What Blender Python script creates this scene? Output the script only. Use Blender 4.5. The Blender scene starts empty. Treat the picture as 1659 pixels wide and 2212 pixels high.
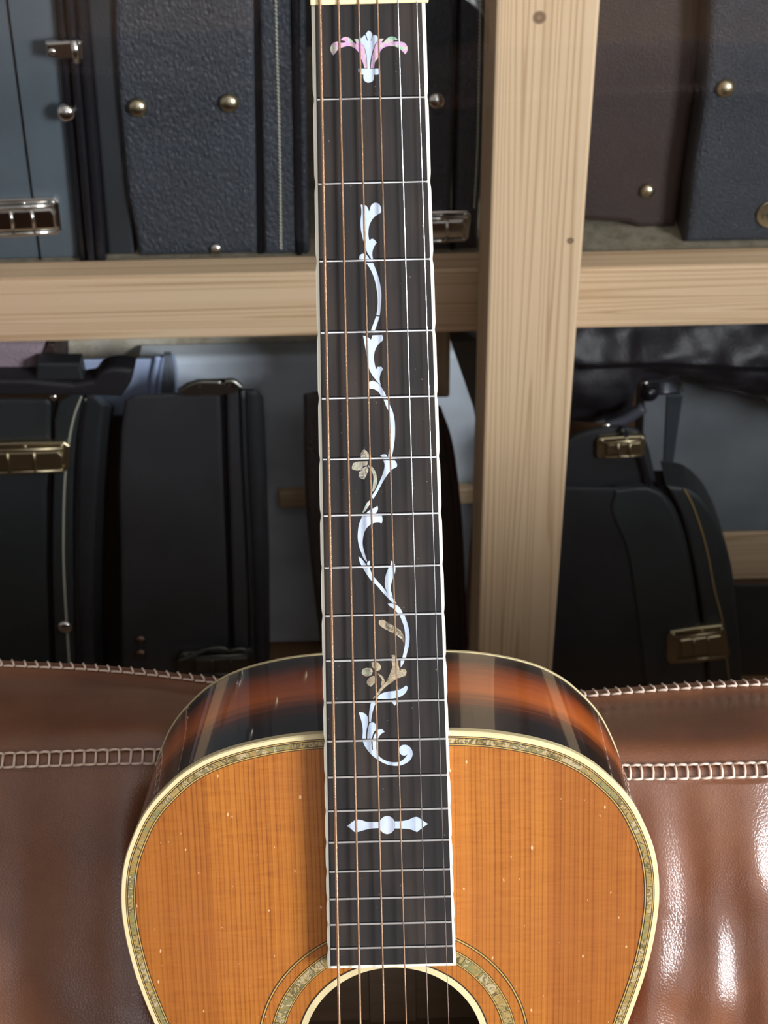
import bpy, bmesh, math, random
import numpy as np
from mathutils import Vector, Matrix, noise
random.seed(7)
S = bpy.context.scene
COL = S.collection
# ------------------------------------------------------------------ camera
W, H, F = 1659.0, 2212.0, 3322.0
PITCH, ROLL = math.radians(38.85), math.radians(1.28)
CAM = Vector((0, 0, 1.47))
fwd = Vector((0, math.cos(PITCH), -math.sin(PITCH)))
_rt, _dn = Vector((1, 0, 0)), Vector((0, -math.sin(PITCH), -math.cos(PITCH)))
RT = _rt*math.cos(ROLL) + _dn*math.sin(ROLL)
DN = -_rt*math.sin(ROLL) + _dn*math.cos(ROLL)
cam = bpy.data.cameras.new('camera')
cam_ob = bpy.data.objects.new('camera', cam)
COL.objects.link(cam_ob)
m = Matrix.Identity(4)
for i in range(3):
    m[i][0], m[i][1], m[i][2], m[i][3] = RT[i], -DN[i], -fwd[i], CAM[i]
cam_ob.matrix_world = m
cam.sensor_fit = 'HORIZONTAL'
cam.sensor_width = 36.0
cam.lens = 36.0*F/W
cam.clip_start = 0.02
cam.dof.use_dof = True
cam.dof.focus_distance = 0.72
cam.dof.aperture_fstop = 30.0
S.camera = cam_ob
for k_, v_ in (('max_bounces', 7), ('diffuse_bounces', 4), ('glossy_bounces', 4), ('transmission_bounces', 2), ('transparent_max_bounces', 10)):
    setattr(S.cycles, k_, v_)
S.cycles.adaptive_threshold = .05
S.view_settings.view_transform = 'Standard'
S.view_settings.look = 'None'
S.view_settings.gamma = 1.0
S.view_settings.use_curve_mapping = False
S.view_settings.exposure = 0.0
# ------------------------------------------------------------------ world, daylight through the windows
wd = bpy.data.worlds.new('World')
S.world = wd
wd.use_nodes = True
wd.node_tree.nodes['Background'].inputs[0].default_value = (0.62, 0.76, 1.0, 1)
wd.node_tree.nodes['Background'].inputs[1].default_value = 1.2
WIN_R = dict(x=1.75, y0=-1.15, y1=-0.25, z0=1.22, z1=1.98)       # window in the right wall
WIN_F = dict(y=-2.3, x0=-.2, x1=1.3, z0=1.3, z1=2.25)           # window in the wall behind the camera
def area(name, loc, size, sy, energy, color, target):
    l = bpy.data.lights.new(name, 'AREA')
    l.shape = 'RECTANGLE'; l.size = size; l.size_y = sy; l.energy = energy; l.color = color
    o = bpy.data.objects.new(name, l); COL.objects.link(o)
    o.location = loc
    o.rotation_euler = (Vector(target)-Vector(loc)).to_track_quat('-Z', 'Y').to_euler()
    return o
wr, wf = WIN_R, WIN_F
area('daylight_right_window', (wr['x']+.04, (wr['y0']+wr['y1'])/2, (wr['z0']+wr['z1'])/2), wr['y1']-wr['y0'], wr['z1']-wr['z0'],
     150, (0.95, 0.96, 1.0), (0, (wr['y0']+wr['y1'])/2, (wr['z0']+wr['z1'])/2))
area('daylight_rear_window', ((wf['x0']+wf['x1'])/2, wf['y']-.04, (wf['z0']+wf['z1'])/2), wf['x1']-wf['x0'], wf['z1']-wf['z0'],
     7, (0.96, 0.98, 1.0), ((wf['x0']+wf['x1'])/2, 0, (wf['z0']+wf['z1'])/2))

# ------------------------------------------------------------------ helpers
def ray(px, py):
    return fwd + RT*((px-W/2)/F) + DN*((py-H/2)/F)
def at(px, py, Y):
    d = ray(px, py); return CAM + d*((Y-CAM.y)/d.y)
def zpix(px, z, Y):      # helper: world x of pixel column at a given height / plane
    lo, hi = -3000, 6000
    for _ in range(50):
        mid = (lo+hi)/2
        if at(px, mid, Y).z > z: lo = mid
        else: hi = mid
    return at(px, lo, Y)

MATS = {}
def mat(name, build):
    if name in MATS: return MATS[name]
    mt = bpy.data.materials.new(name); mt.use_nodes = True
    nt = mt.node_tree; nt.nodes.clear()
    out = nt.nodes.new('ShaderNodeOutputMaterial')
    bs = nt.nodes.new('ShaderNodeBsdfPrincipled')
    nt.links.new(bs.outputs[0], out.inputs[0])
    build(NT(nt, bs, out))
    MATS[name] = mt
    return mt
class NT:
    def __init__(s, nt, bs, out): s.nt, s.bs, s.out = nt, bs, out
    def n(s, t, **k):
        nd = s.nt.nodes.new(t)
        for a, v in k.items(): setattr(nd, a, v)
        return nd
    def l(s, a, b): s.nt.links.new(a, b)
    def set(s, **k):
        names = {'rough': 'Roughness', 'metal': 'Metallic', 'coat': 'Coat Weight', 'coatr': 'Coat Roughness', 'spec': 'Specular IOR Level', 'col': 'Base Color', 'sheen': 'Sheen Weight', 'ior': 'IOR'}
        for a, v in k.items():
            s.bs.inputs[names[a]].default_value = (*v, 1) if a == 'col' else v
    def coord(s, scale=(1, 1, 1), kind='Object', rot=(0, 0, 0)):
        tc = s.n('ShaderNodeTexCoord'); mp = s.n('ShaderNodeMapping')
        mp.inputs['Scale'].default_value = scale; mp.inputs['Rotation'].default_value = rot
        s.l(tc.outputs[kind], mp.inputs[0]); return mp.outputs[0]
    def noise(s, vec, scale=1, detail=3, rough=.5, dist=0):
        nd = s.n('ShaderNodeTexNoise'); nd.inputs['Scale'].default_value = scale
        nd.inputs['Detail'].default_value = detail; nd.inputs['Roughness'].default_value = rough
        nd.inputs['Distortion'].default_value = dist
        s.l(vec, nd.inputs['Vector']); return nd.outputs[0]
    def ramp(s, fac, stops, interp='LINEAR'):
        r = s.n('ShaderNodeValToRGB'); r.color_ramp.interpolation = interp
        e = r.color_ramp.elements
        while len(e) < len(stops): e.new(.5)
        for el, (p, c) in zip(e, stops):
            el.position = p; el.color = (*c, 1) if len(c) == 3 else c
        s.l(fac, r.inputs[0]); return r.outputs[0]
    def mix(s, fac, a, b, mode='MIX'):
        mx = s.n('ShaderNodeMix', data_type='RGBA', blend_type=mode)
        for i, v in ((0, fac), (6, a), (7, b)):
            if isinstance(v, (int, float)): mx.inputs[i].default_value = v
            elif isinstance(v, tuple): mx.inputs[i].default_value = (*v, 1)
            else: s.l(v, mx.inputs[i])
        return mx.outputs[2]
    def math(s, op, a, b=0.0, c=0.0):
        nd = s.n('ShaderNodeMath', operation=op)
        for i, v in enumerate((a, b, c)):
            if isinstance(v, (int, float)): nd.inputs[i].default_value = v
            else: s.l(v, nd.inputs[i])
        return nd.outputs[0]
    def sep(s, vec):
        nd = s.n('ShaderNodeSeparateXYZ'); s.l(vec, nd.inputs[0]); return nd.outputs
    def comb(s, x, y, z):
        nd = s.n('ShaderNodeCombineXYZ')
        for i, v in enumerate((x, y, z)):
            if isinstance(v, (int, float)): nd.inputs[i].default_value = v
            else: s.l(v, nd.inputs[i])
        return nd.outputs[0]
    def bump(s, h, strength=.3, dist=.001):
        b = s.n('ShaderNodeBump'); b.inputs['Strength'].default_value = strength; b.inputs['Distance'].default_value = dist
        s.l(h, b.inputs['Height']); s.l(b.outputs[0], s.bs.inputs['Normal'])
    def col(s, c): s.l(c, s.bs.inputs['Base Color'])
    def rand(s): return s.n('ShaderNodeObjectInfo').outputs['Random']

def plain(name, c, rough=.5, metal=0.0, coat=0.0, spec=.5):
    return mat(name, lambda t: t.set(col=c, rough=rough, metal=metal, coat=coat, spec=spec))

def meshobj(name, verts, faces, material, parent=None, smooth=False, label=None):
    me = bpy.data.meshes.new(name)
    me.from_pydata([tuple(v) for v in verts], [], faces)
    me.materials.append(material)
    if smooth: me.polygons.foreach_set('use_smooth', [True]*len(me.polygons))
    me.update()
    o = bpy.data.objects.new(name, me); COL.objects.link(o)
    if parent is not None: o.parent = parent
    if label: o['label'] = label
    return o
def bmobj(name, bm, material, parent=None, smooth=False, label=None):
    me = bpy.data.meshes.new(name); bm.normal_update(); bm.to_mesh(me); bm.free()
    me.materials.append(material)
    if smooth: me.polygons.foreach_set('use_smooth', [True]*len(me.polygons))
    o = bpy.data.objects.new(name, me); COL.objects.link(o)
    if parent is not None: o.parent = parent
    if label: o['label'] = label
    return o
def tag(o, label=None, cat=None, group=None, kind=None):
    for k, v in (('label', label), ('category', cat), ('group', group), ('kind', kind)):
        if v: o[k] = v
    return o
def thing(name, loc, label, cat, group=None):
    o = bpy.data.objects.new(name, None); o.empty_display_size = .05; COL.objects.link(o)
    o.location = loc
    return tag(o, label, cat, group)

def smoothpoly(pts, sub=4, sharp=55):
    """closed Catmull-Rom through pts that keeps its sharp corners"""
    n = len(pts); out = []
    P = [Vector((p[0], p[1])) for p in pts]
    def tan(i):
        a, b = P[i]-P[i-1], P[(i+1) % n]-P[i]
        if a.length < 1e-12 or b.length < 1e-12: return Vector((0, 0))
        if math.degrees(a.angle(b)) > sharp: return None
        return (a.normalized()+b.normalized())*.5
    T = [tan(i) for i in range(n)]
    for i in range(n):
        a, b = P[i], P[(i+1) % n]; L = (b-a).length
        ta = (b-a) if T[i] is None else T[i]*L
        tb = (b-a) if T[(i+1) % n] is None else T[(i+1) % n]*L
        if T[i] is None and T[(i+1) % n] is None:
            out.append(a); continue
        for k in range(sub):
            u = k/sub
            h00, h10, h01, h11 = 2*u**3-3*u*u+1, u**3-2*u*u+u, -2*u**3+3*u*u, u**3-u*u
            out.append(a*h00+ta*h10+b*h01+tb*h11)
    return [(p.x, p.y) for p in out]
def catmull(pts, n=8):
    P = [Vector(p) for p in pts]; P = [P[0]*2-P[1]]+P+[P[-1]*2-P[-2]]
    out = []
    for i in range(1, len(P)-2):
        for k in range(n):
            t = k/n
            out.append(.5*((2*P[i])+(P[i+1]-P[i-1])*t+(2*P[i-1]-5*P[i]+4*P[i+1]-P[i+2])*t*t+(3*P[i]-P[i-1]-3*P[i+1]+P[i+2])*t**3))
    out.append(P[-2].copy())
    return out
def extrude_poly(bm, front, back, bevel=0.0, seg=2):
    vf = [bm.verts.new(p) for p in front]; vb = [bm.verts.new(p) for p in back]
    n = len(vf)
    try: f = bm.faces.new(vf)
    except ValueError: return
    bm.faces.new(vb[::-1])
    for i in range(n): bm.faces.new((vf[i], vb[i], vb[(i+1) % n], vf[(i+1) % n]))
    bmesh.ops.recalc_face_normals(bm, faces=bm.faces)
    if bevel > 0:
        bmesh.ops.bevel(bm, geom=list(f.edges), offset=bevel, segments=seg, profile=.5, affect='EDGES', clamp_overlap=True)
def tube_data(pts, r, seg=8, closed=False, cap=True, r1=None):
    P = [Vector(p) for p in pts]; n = len(P); vs, fs = [], []
    up = None
    for i, p in enumerate(P):
        a = P[i-1] if (i > 0 or closed) else P[i]
        b = P[(i+1) % n] if (i < n-1 or closed) else P[i]
        t = (b-a).normalized()
        if up is None:
            up = Vector((0, 0, 1)) if abs(t.z) < .9 else Vector((1, 0, 0))
        u = t.cross(up).normalized(); w = u.cross(t).normalized(); up = w
        rr = r if r1 is None else r+(r1-r)*i/(n-1)
        for k in range(seg):
            an = 2*math.pi*k/seg
            vs.append(p+u*(rr*math.cos(an))+w*(rr*math.sin(an)))
    m_ = n if closed else n-1
    for i in range(m_):
        for k in range(seg):
            a, b = i*seg+k, i*seg+(k+1) % seg
            c, d = ((i+1) % n)*seg+(k+1) % seg, ((i+1) % n)*seg+k
            fs.append((a, b, c, d))
    if cap and not closed:
        fs.append(tuple(range(seg))[::-1]); fs.append(tuple(range((n-1)*seg, n*seg)))
    return vs, fs
def join_data(parts):
    V, Fc = [], []
    for v, f in parts:
        o = len(V); V += list(v); Fc += [tuple(i+o for i in q) for q in f]
    return V, Fc
def box_data(x0, x1, y0, y1, z0, z1):
    v = [(x, y, z) for z in (z0, z1) for y in (y0, y1) for x in (x0, x1)]
    f = [(0, 2, 3, 1), (4, 5, 7, 6), (0, 1, 5, 4), (2, 6, 7, 3), (0, 4, 6, 2), (1, 3, 7, 5)]
    return v, f
def bevbox(name, b, material, parent=None, bevel=.003, off=Vector((0, 0, 0)), label=None, seg=2):
    bm = bmesh.new(); v, f = box_data(*b)
    vs = [bm.verts.new(Vector(p)-off) for p in v]
    for q in f: bm.faces.new([vs[i] for i in q])
    if bevel: bmesh.ops.bevel(bm, geom=list(bm.edges), offset=bevel, segments=seg, profile=.5, affect='EDGES')
    return bmobj(name, bm, material, parent, label=label)

# ------------------------------------------------------------------ materials
def pine(name, axis, seed=0.0, knots=(), warm=0.0):
    def b(t):
        sc = [34, 34, 34]; sc['xyz'.index(axis)] = .55
        v = t.coord(tuple(sc))
        tc = t.n('ShaderNodeTexCoord')
        off = t.n('ShaderNodeVectorMath', operation='ADD'); t.l(v, off.inputs[0]); off.inputs[1].default_value = (seed, seed*1.7, seed*.6)
        v = off.outputs[0]
        rings = t.noise(v, 1.0, 1, .4, .1)
        w = t.math('FRACT', t.math('MULTIPLY', rings, 17.0))
        base = t.ramp(w, [(0, (.58, .405, .24)), (.55, (.64, .47, .295)), (.85, (.42, .265, .135)), (.93, (.38, .23, .11)), (1, (.58, .405, .24))])
        fine = t.noise(t.coord(tuple(c*6 for c in sc)), 1, 2)
        c = t.mix(t.math('MULTIPLY', fine, .35), base, (.69, .55, .375))
        blot = t.noise(t.coord((6, 6, 6)), 1, 3)
        c = t.mix(t.ramp(blot, [(.35, (0, 0, 0)), (.7, (.35, .35, .35))]), c, (.69, .475 - .045*warm, .285))
        for (kx, ky, kz, kr) in knots:
            d = t.n('ShaderNodeVectorMath', operation='DISTANCE')
            t.l(tc.outputs['Object'], d.inputs[0]); d.inputs[1].default_value = (kx, ky, kz)
            c = t.mix(t.ramp(t.math('DIVIDE', d.outputs['Value'], kr), [(.0, (.7, .7, .7)), (.55, (1, 1, 1)), (.8, (.75, .75, .75)), (1, (0, 0, 0))]), c, (.17, .105, .06))
        t.col(c); t.set(rough=.62, spec=.3)
        t.bump(fine, .12, .0006)
    return mat(name, b)
def dark_vinyl(name, c, grain=420, strength=.5, rough=.5, stretch=(1, 1, 1), spec=.5):
    def b(t):
        v = t.coord(stretch)
        n = t.noise(v, grain, 3, .6, .4)
        big = t.noise(t.coord(), 9, 3)
        t.col(t.mix(t.ramp(big, [(.35, (0, 0, 0)), (.75, (1, 1, 1))]), c, tuple(q*1.45 for q in c)))
        t.set(rough=rough, spec=spec); t.bump(n, strength, .0035)
    return mat(name, b)
def mk_leather(t):
    g = t.n('ShaderNodeTexVoronoi', feature='DISTANCE_TO_EDGE'); g.inputs['Scale'].default_value = 620
    t.l(t.coord((1, 1, .75)), g.inputs['Vector'])
    fold = t.noise(t.coord((40, 40, 14)), 1, 4, .6, .6)
    blot = t.noise(t.coord((9, 9, 7)), 1, 4, .6)
    c = t.ramp(blot, [(.3, (.095, .034, .015)), (.5, (.150, .057, .025)), (.7, (.21, .090, .040))])
    t.col(c)
    t.l(t.ramp(t.noise(t.coord((14, 14, 10)), 1, 3), [(.3, (.24, .24, .24)), (.7, (.38, .38, .38))]), t.bs.inputs['Roughness'])
    t.set(spec=.62)
    h = t.math('ADD', t.math('MULTIPLY', t.ramp(g.outputs[0], [(0, (0, 0, 0)), (.25, (1, 1, 1))]), .25), t.math('MULTIPLY', fold, 1.0))
    t.bump(h, .14, .0022)
LEATHER = mat('brown_leather', mk_leather)
THREAD = plain('pale_thread', (.62, .48, .38), .7)
CASE_THREAD = plain('case_thread', (.50, .50, .40), .7)
GOLD_THREAD = plain('gold_thread', (.28, .19, .07), .7)
CHROME = plain('chrome', (.74, .72, .68), .16, 1.0)
NICKEL = plain('fret_nickel', (.86, .86, .84), .28, 1.0)
STEEL = plain('plain_steel', (.80, .82, .84), .2, 1.0)
BRASS = plain('aged_brass', (.50, .44, .30), .3, 1.0)
GILT = plain('gilt', (.46, .39, .25), .36, 1.0)
BLACKGAP = plain('black_gap', (.004, .004, .005), .8, spec=.1)
CREAM = mat('cream_binding', lambda t: (t.col(t.mix(t.noise(t.coord((60, 60, 60)), 1, 3), (.58, .48, .25), (.64, .555, .32))), t.set(rough=.3, spec=.45, coat=.25)))
OCHRE = plain('ochre_line', (.42, .27, .07), .4)
DARKLINE = plain('dark_line', (.028, .014, .006), .45)
IVORY = mat('board_binding', lambda t: (t.col(t.mix(t.noise(t.coord((40, 40, 40)), 1, 3), (.70, .69, .58), (.78, .77, .65))), t.set(rough=.35)))
NUTM = plain('bone_nut', (.80, .66, .36), .4)
def mk_spruce(t):
    x, y, z = t.sep(t.coord())
    wob = t.noise(t.coord((3, 5, 1)), 1, 2)
    xx = t.math('ADD', x, t.math('MULTIPLY', wob, .004))
    v = t.comb(t.math('MULTIPLY', xx, 620), t.math('MULTIPLY', y, 3.0), 0.0)
    g = t.noise(v, 1, 2, .6)
    v2 = t.comb(t.math('MULTIPLY', xx, 130), t.math('MULTIPLY', y, 1.0), 3.0)
    g2 = t.noise(v2, 1, 2, .5)
    silk = t.noise(t.comb(t.math('MULTIPLY', x, 55), t.math('MULTIPLY', y, 330), 0.0), 1, 2, .7, 1.0)
    ln = t.math('FRACT', t.math('ADD', t.math('MULTIPLY', xx, 430), t.math('MULTIPLY', g2, 2.2)))
    ln = t.ramp(ln, [(.0, (1, 1, 1)), (.60, (.92, .92, .92)), (.86, (.30, .30, .30)), (.93, (.30, .30, .30)), (1, (1, 1, 1))])
    lum = t.math('ADD', t.math('MULTIPLY', g, .40), t.math('ADD', t.math('MULTIPLY', g2, .20), t.math('ADD', t.math('MULTIPLY', silk, .24), t.math('MULTIPLY', ln, .20))))
    c = t.ramp(lum, [(.34, (.138, .036, .0055)), (.48, (.255, .078, .010)), (.60, (.34, .116, .0155)), (.78, (.42, .16, .027))])
    ax = t.math('ABSOLUTE', t.math('ADD', x, t.math('MULTIPLY', y, .012)))
    wing = t.ramp(ax, [(.079, (0, 0, 0)), (.083, (1, 1, 1))])
    c = t.mix(t.math('MULTIPLY', wing, .38), c, (.195, .052, .009))
    low = t.ramp(t.noise(t.coord((14, 14, 14)), 1, 3), [(.4, (0, 0, 0)), (.75, (.35, .35, .35))])
    c = t.mix(low, c, (.28, .090, .026))
    ding = t.noise(t.comb(t.math('MULTIPLY', x, 520), t.math('MULTIPLY', y, 240), 1.0), 1, 0)
    c = t.mix(t.ramp(ding, [(.815, (0, 0, 0)), (.84, (.6, .6, .6))]), c, (.75, .5, .28))
    t.col(c); t.set(rough=.42, spec=.28, coat=.12, coatr=.2)
    t.bump(t.math('ADD', g, t.math('MULTIPLY', silk, .5)), .10, .0005)
SPRUCE = mat('aged_spruce', mk_spruce)
def mk_burst(t):      # sunburst stain: red-brown middle, near-black towards both edges of the rim
    x, y, z = t.sep(t.coord())
    gr = t.noise(t.comb(t.math('MULTIPLY', x, 14), t.math('MULTIPLY', y, 14), t.math('MULTIPLY', z, 260)), 1, 3, .6, .3)
    k = t.math('ADD', z, t.math('MULTIPLY', gr, .022))
    k = t.math('DIVIDE', t.math('ADD', k, .119), .110)
    c = t.ramp(k, [(.0, (.006, .003, .003)), (.22, (.016, .006, .004)), (.42, (.40, .075, .010)), (.60, (.60, .135, .018)), (.78, (.080, .016, .005)), (.90, (.010, .005, .005)), (1.0, (.006, .004, .005))])
    t.col(c); t.set(rough=.30, spec=.5, coat=1.0, coatr=.035)
    t.bump(t.noise(t.coord((22, 22, 22)), 1, 2), .10, .0015)
BURST = mat('sunburst_lacquer', mk_burst)
def mk_ebony(t):
    x, y, z = t.sep(t.coord())
    g = t.noise(t.comb(t.math('MULTIPLY', x, 900), t.math('MULTIPLY', y, 26), 0.0), 1, 3, .6)
    b = t.noise(t.comb(t.math('MULTIPLY', x, 60), t.math('MULTIPLY', y, 14), 0.0), 1, 3, .5)
    c = t.mix(g, (.017, .016, .017), (.029, .026, .025))
    c = t.mix(t.ramp(b, [(.42, (0, 0, 0)), (.75, (.9, .9, .9))]), c, (.046, .036, .029))
    dust = t.noise(t.coord((700, 700, 700)), 1, 0)
    c = t.mix(t.ramp(dust, [(.83, (0, 0, 0)), (.88, (.30, .30, .30))]), c, (.4, .4, .38))
    t.col(c); t.set(rough=.50, spec=.12)
    t.bump(g, .2, .0003)
EBONY = mat('worn_ebony', mk_ebony)
def mk_pearl(t):
    n = t.noise(t.coord((130, 70, 130)), 1, 3, .5, .8)
    r = t.rand()
    c = t.ramp(n, [(.3, (.36, .46, .59)), (.5, (.43, .52, .63)), (.7, (.50, .57, .65))])
    c = t.mix(t.math('MULTIPLY', r, .35), c, (.46, .47, .58))
    t.col(c); t.set(rough=.25, spec=.6, coat=.3)
PEARL = mat('mother_of_pearl', mk_pearl)
def mk_abalone(t):
    n = t.noise(t.coord((210, 210, 210)), 1, 2, .6, 1.5)
    r = t.rand()
    k = t.math('FRACT', t.math('ADD', t.math('MULTIPLY', n, 1.5), r))
    c = t.ramp(k, [(0, (.24, .15, .040)), (.16, (.35, .25, .09)), (.30, (.065, .06, .025)), (.42, (.26, .175, .05)), (.60, (.43, .35, .20)), (.70, (.15, .11, .045)), (.84, (.18, .18, .07)), (1, (.30, .18, .045))])
    t.col(c); t.set(rough=.22, spec=.6, coat=.5, coatr=.1)
ABALONE = mat('olive_abalone', mk_abalone)
def mk_abalone2(t):
    n = t.noise(t.coord((150, 150, 150)), 1, 2, .6, 1.2)
    k = t.math('FRACT', t.math('ADD', t.math('MULTIPLY', n, 1.7), t.math('MULTIPLY', t.rand(), .6)))
    c = t.ramp(k, [(0, (.25, .18, .115)), (.2, (.40, .34, .22)), (.38, (.10, .07, .04)), (.55, (.46, .43, .33)), (.72, (.20, .145, .085)), (.88, (.28, .32, .24)), (1, (.25, .18, .115))])
    t.col(c); t.set(rough=.22, spec=.6, coat=.4)
ABALONE_BROWN = mat('brown_abalone', mk_abalone2)
def mk_abalone3(t):
    n = t.noise(t.coord((85, 110, 100)), 1, 2, .5, 1.0)
    c = t.ramp(n, [(.30, (.20, .42, .30)), (.42, (.46, .44, .36)), (.50, (.48, .26, .52)), (.58, (.55, .38, .38)), (.66, (.28, .22, .45)), (.76, (.44, .43, .22))])
    t.col(c); t.set(rough=.22, spec=.6, coat=.4)
ABALONE_PINK = mat('pink_green_abalone', mk_abalone3)
def mk_wound(pitch):
    def b(t):
        x, y, z = t.sep(t.coord())
        w = t.math('SINE', t.math('MULTIPLY', y, 2*math.pi/pitch))
        w = t.math('ADD', t.math('MULTIPLY', w, .5), .5)
        t.col(t.mix(w, (.50, .27, .15), (1.0, .74, .50)))
        t.set(rough=.3, metal=1.0); t.bump(w, .8, .0002)
    return b
WOUND = mat('bronze_wound', mk_wound(.00040))
WOUNDF = mat('bronze_wound_fine', mk_wound(.00030))
MAHOG = mat('dark_mahogany', lambda t: (t.col(t.mix(t.noise(t.coord((300, 10, 300)), 1, 3), (.035, .016, .009), (.075, .035, .018))), t.set(rough=.35, coat=.6)))
INSIDE = mat('raw_inner_wood', lambda t: (t.col(t.mix(t.noise(t.coord((12, 200, 200)), 1, 3), (.16, .10, .058), (.25, .165, .10))), t.set(rough=.8)))

# ------------------------------------------------------------------ the room
WALL = mat('painted_wall', lambda t: (t.col(t.mix(t.noise(t.coord((4, 4, 4)), 1, 3), (.32, .30, .28), (.38, .36, .34))), t.set(rough=.9)))
CEIL = mat('white_ceiling', lambda t: (t.col(t.mix(t.noise(t.coord((4, 4, 4)), 1, 3), (.56, .55, .53), (.62, .61, .59))), t.set(rough=.9)))
def mk_floor(t):
    g = t.noise(t.coord((40, 2, 1)), 1, 3, .6, .4)
    t.col(t.mix(g, (.20, .105, .05), (.34, .19, .10))); t.set(rough=.4)
FLOORM = mat('oak_floor', mk_floor)
BACKWALL = mat('store_back_wall', lambda t: (t.col(t.mix(t.noise(t.coord((5, 5, 5)), 1, 3), (.06, .06, .065), (.09, .09, .095))), t.set(rough=.9)))
X0, X1, Y0, Y1, ZC = -2.3, WIN_R['x'], WIN_F['y'], 2.5, 2.62
def struct(name, data, material):
    return tag(meshobj(name, data[0], data[1], material), kind='structure')
struct('floor', box_data(X0-.1, X1+.1, Y0-.1, Y1+.1, -.1, 0), FLOORM)
struct('ceiling', box_data(X0-.1, X1+.1, Y0-.1, Y1+.1, ZC, ZC+.1), CEIL)
struct('wall_left', box_data(X0-.1, X0, Y0, Y1, 0, ZC), WALL)
struct('wall_back', box_data(X0, X1, Y1, Y1+.1, 0, ZC), BACKWALL)
w = WIN_R
struct('wall_right', join_data([box_data(X1, X1+.1, Y0, w['y0'], 0, ZC), box_data(X1, X1+.1, w['y1'], Y1, 0, ZC),
       box_data(X1, X1+.1, w['y0'], w['y1'], 0, w['z0']), box_data(X1, X1+.1, w['y0'], w['y1'], w['z1'], ZC)]), WALL)
w = WIN_F
struct('wall_front', join_data([box_data(X0, w['x0'], Y0-.1, Y0, 0, ZC), box_data(w['x1'], X1, Y0-.1, Y0, 0, ZC),
       box_data(w['x0'], w['x1'], Y0-.1, Y0, 0, w['z0']), box_data(w['x0'], w['x1'], Y0-.1, Y0, w['z1'], ZC)]), WALL)
WHITE = plain('white_paint', (.8, .8, .79), .4)
# the glass partition between sofa and storage rack
YG = 1.09
def mk_glass(t):
    ge = t.n('ShaderNodeNewGeometry')          # Schlick reflectance, the same from both faces of the sheet
    dp = t.n('ShaderNodeVectorMath', operation='DOT_PRODUCT'); t.l(ge.outputs['Normal'], dp.inputs[0]); t.l(ge.outputs['Incoming'], dp.inputs[1])
    k = t.math('POWER', t.math('SUBTRACT', 1.0, t.math('ABSOLUTE', dp.outputs['Value'])), 5.0)
    fres = t.math('ADD', t.math('MULTIPLY', k, .96), .04)
    tr = t.n('ShaderNodeBsdfTransparent'); tr.inputs[0].default_value = (.985, .99, .99, 1)
    gl = t.n('ShaderNodeBsdfGlossy'); gl.inputs['Roughness'].default_value = 0.0
    mx = t.n('ShaderNodeMixShader')
    t.l(fres, mx.inputs[0]); t.l(tr.outputs[0], mx.inputs[1]); t.l(gl.outputs[0], mx.inputs[2])
    t.l(mx.outputs[0], t.out.inputs[0])
GLASS = mat('window_glass', mk_glass)
win = tag(bpy.data.objects.new('window_1', None), 'large clear glass partition behind the sofa', kind='structure'); COL.objects.link(win)
win.location = (0, YG, 0)
meshobj('pane', *box_data(-1.6, 1.6, 0, .005, .06, 2.45), GLASS, win)
for i, b in enumerate([(-1.66, 1.66, -.02, .025, 0, .06), (-1.66, 1.66, -.02, .025, 2.45, ZC), (-1.66, -1.6, -.02, .025, .06, 2.45), (1.6, 1.66, -.02, .025, .06, 2.45)]):
    meshobj('window_frame', *box_data(*b), WHITE, win)

# ================================================================== STORAGE RACK behind the glass
YP, YL = 1.22, 1.355
px0, px1 = (at(1071.5, 0, YP).x+at(1032, 1403, YP).x)/2, (at(1297, 0, YP).x+at(1196, 1403, YP).x)/2
rack = thing('timber_rack', (px0, YP, 0), 'pale pine timber rack of post and rails behind the glass', 'shelf rack')
RO = Vector(rack.location)
kn = [at(1165, 38, YP)-RO, at(1232, 520, YP)-RO]
PINE_V = pine('pine_upright', 'z', 1.3, [(k.x, k.y, k.z, r) for k, r in zip(kn, (.0062, .0036))])
PINE_H = pine('pine_rail', 'x', 4.1, warm=1.0)
PINE_H2 = pine('pine_rail_back', 'x', 8.6)
bevbox('post', (px0, px1, YP, YP+.125, 0, 2.5), PINE_V, rack, .003, RO)
zt = (at(0, 602, YL).z+at(686, 591, YL).z)/2; zb = (at(0, 740, YL).z+at(686, 727, YL).z)/2
bevbox('rail', (-1.5, px0+.02, YL, YL+.036, zb, zt), PINE_H, rack, .003, RO)
zt2 = (at(1257, 581, YL).z+at(1659, 570, YL).z)/2; zb2 = (at(1243, 714, YL).z+at(1659, 698, YL).z)/2
bevbox('rail', (px0+.021, 1.5, YL, YL+.036, zb2, zt2), PINE_H2, rack, .003, RO)
def mk_chip(t):
    n = t.noise(t.coord((90, 90, 90)), 1, 3, .7)
    c = t.ramp(n, [(.3, (.17, .145, .095)), (.5, (.25, .22, .155)), (.68, (.30, .27, .20)), (.8, (.22, .13, .08))])
    t.col(c); t.set(rough=.8)
CHIP = mat('chipboard', mk_chip)
def mk_chip2(t):
    n = t.noise(t.coord((60, 60, 60)), 1, 3, .7)
    t.col(t.ramp(n, [(.3, (.56, .48, .34)), (.5, (.74, .68, .54)), (.66, (.80, .76, .65)), (.78, (.60, .30, .16))])); t.set(rough=.8)
CHIP2 = mat('pale_chipboard', mk_chip2)
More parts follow.
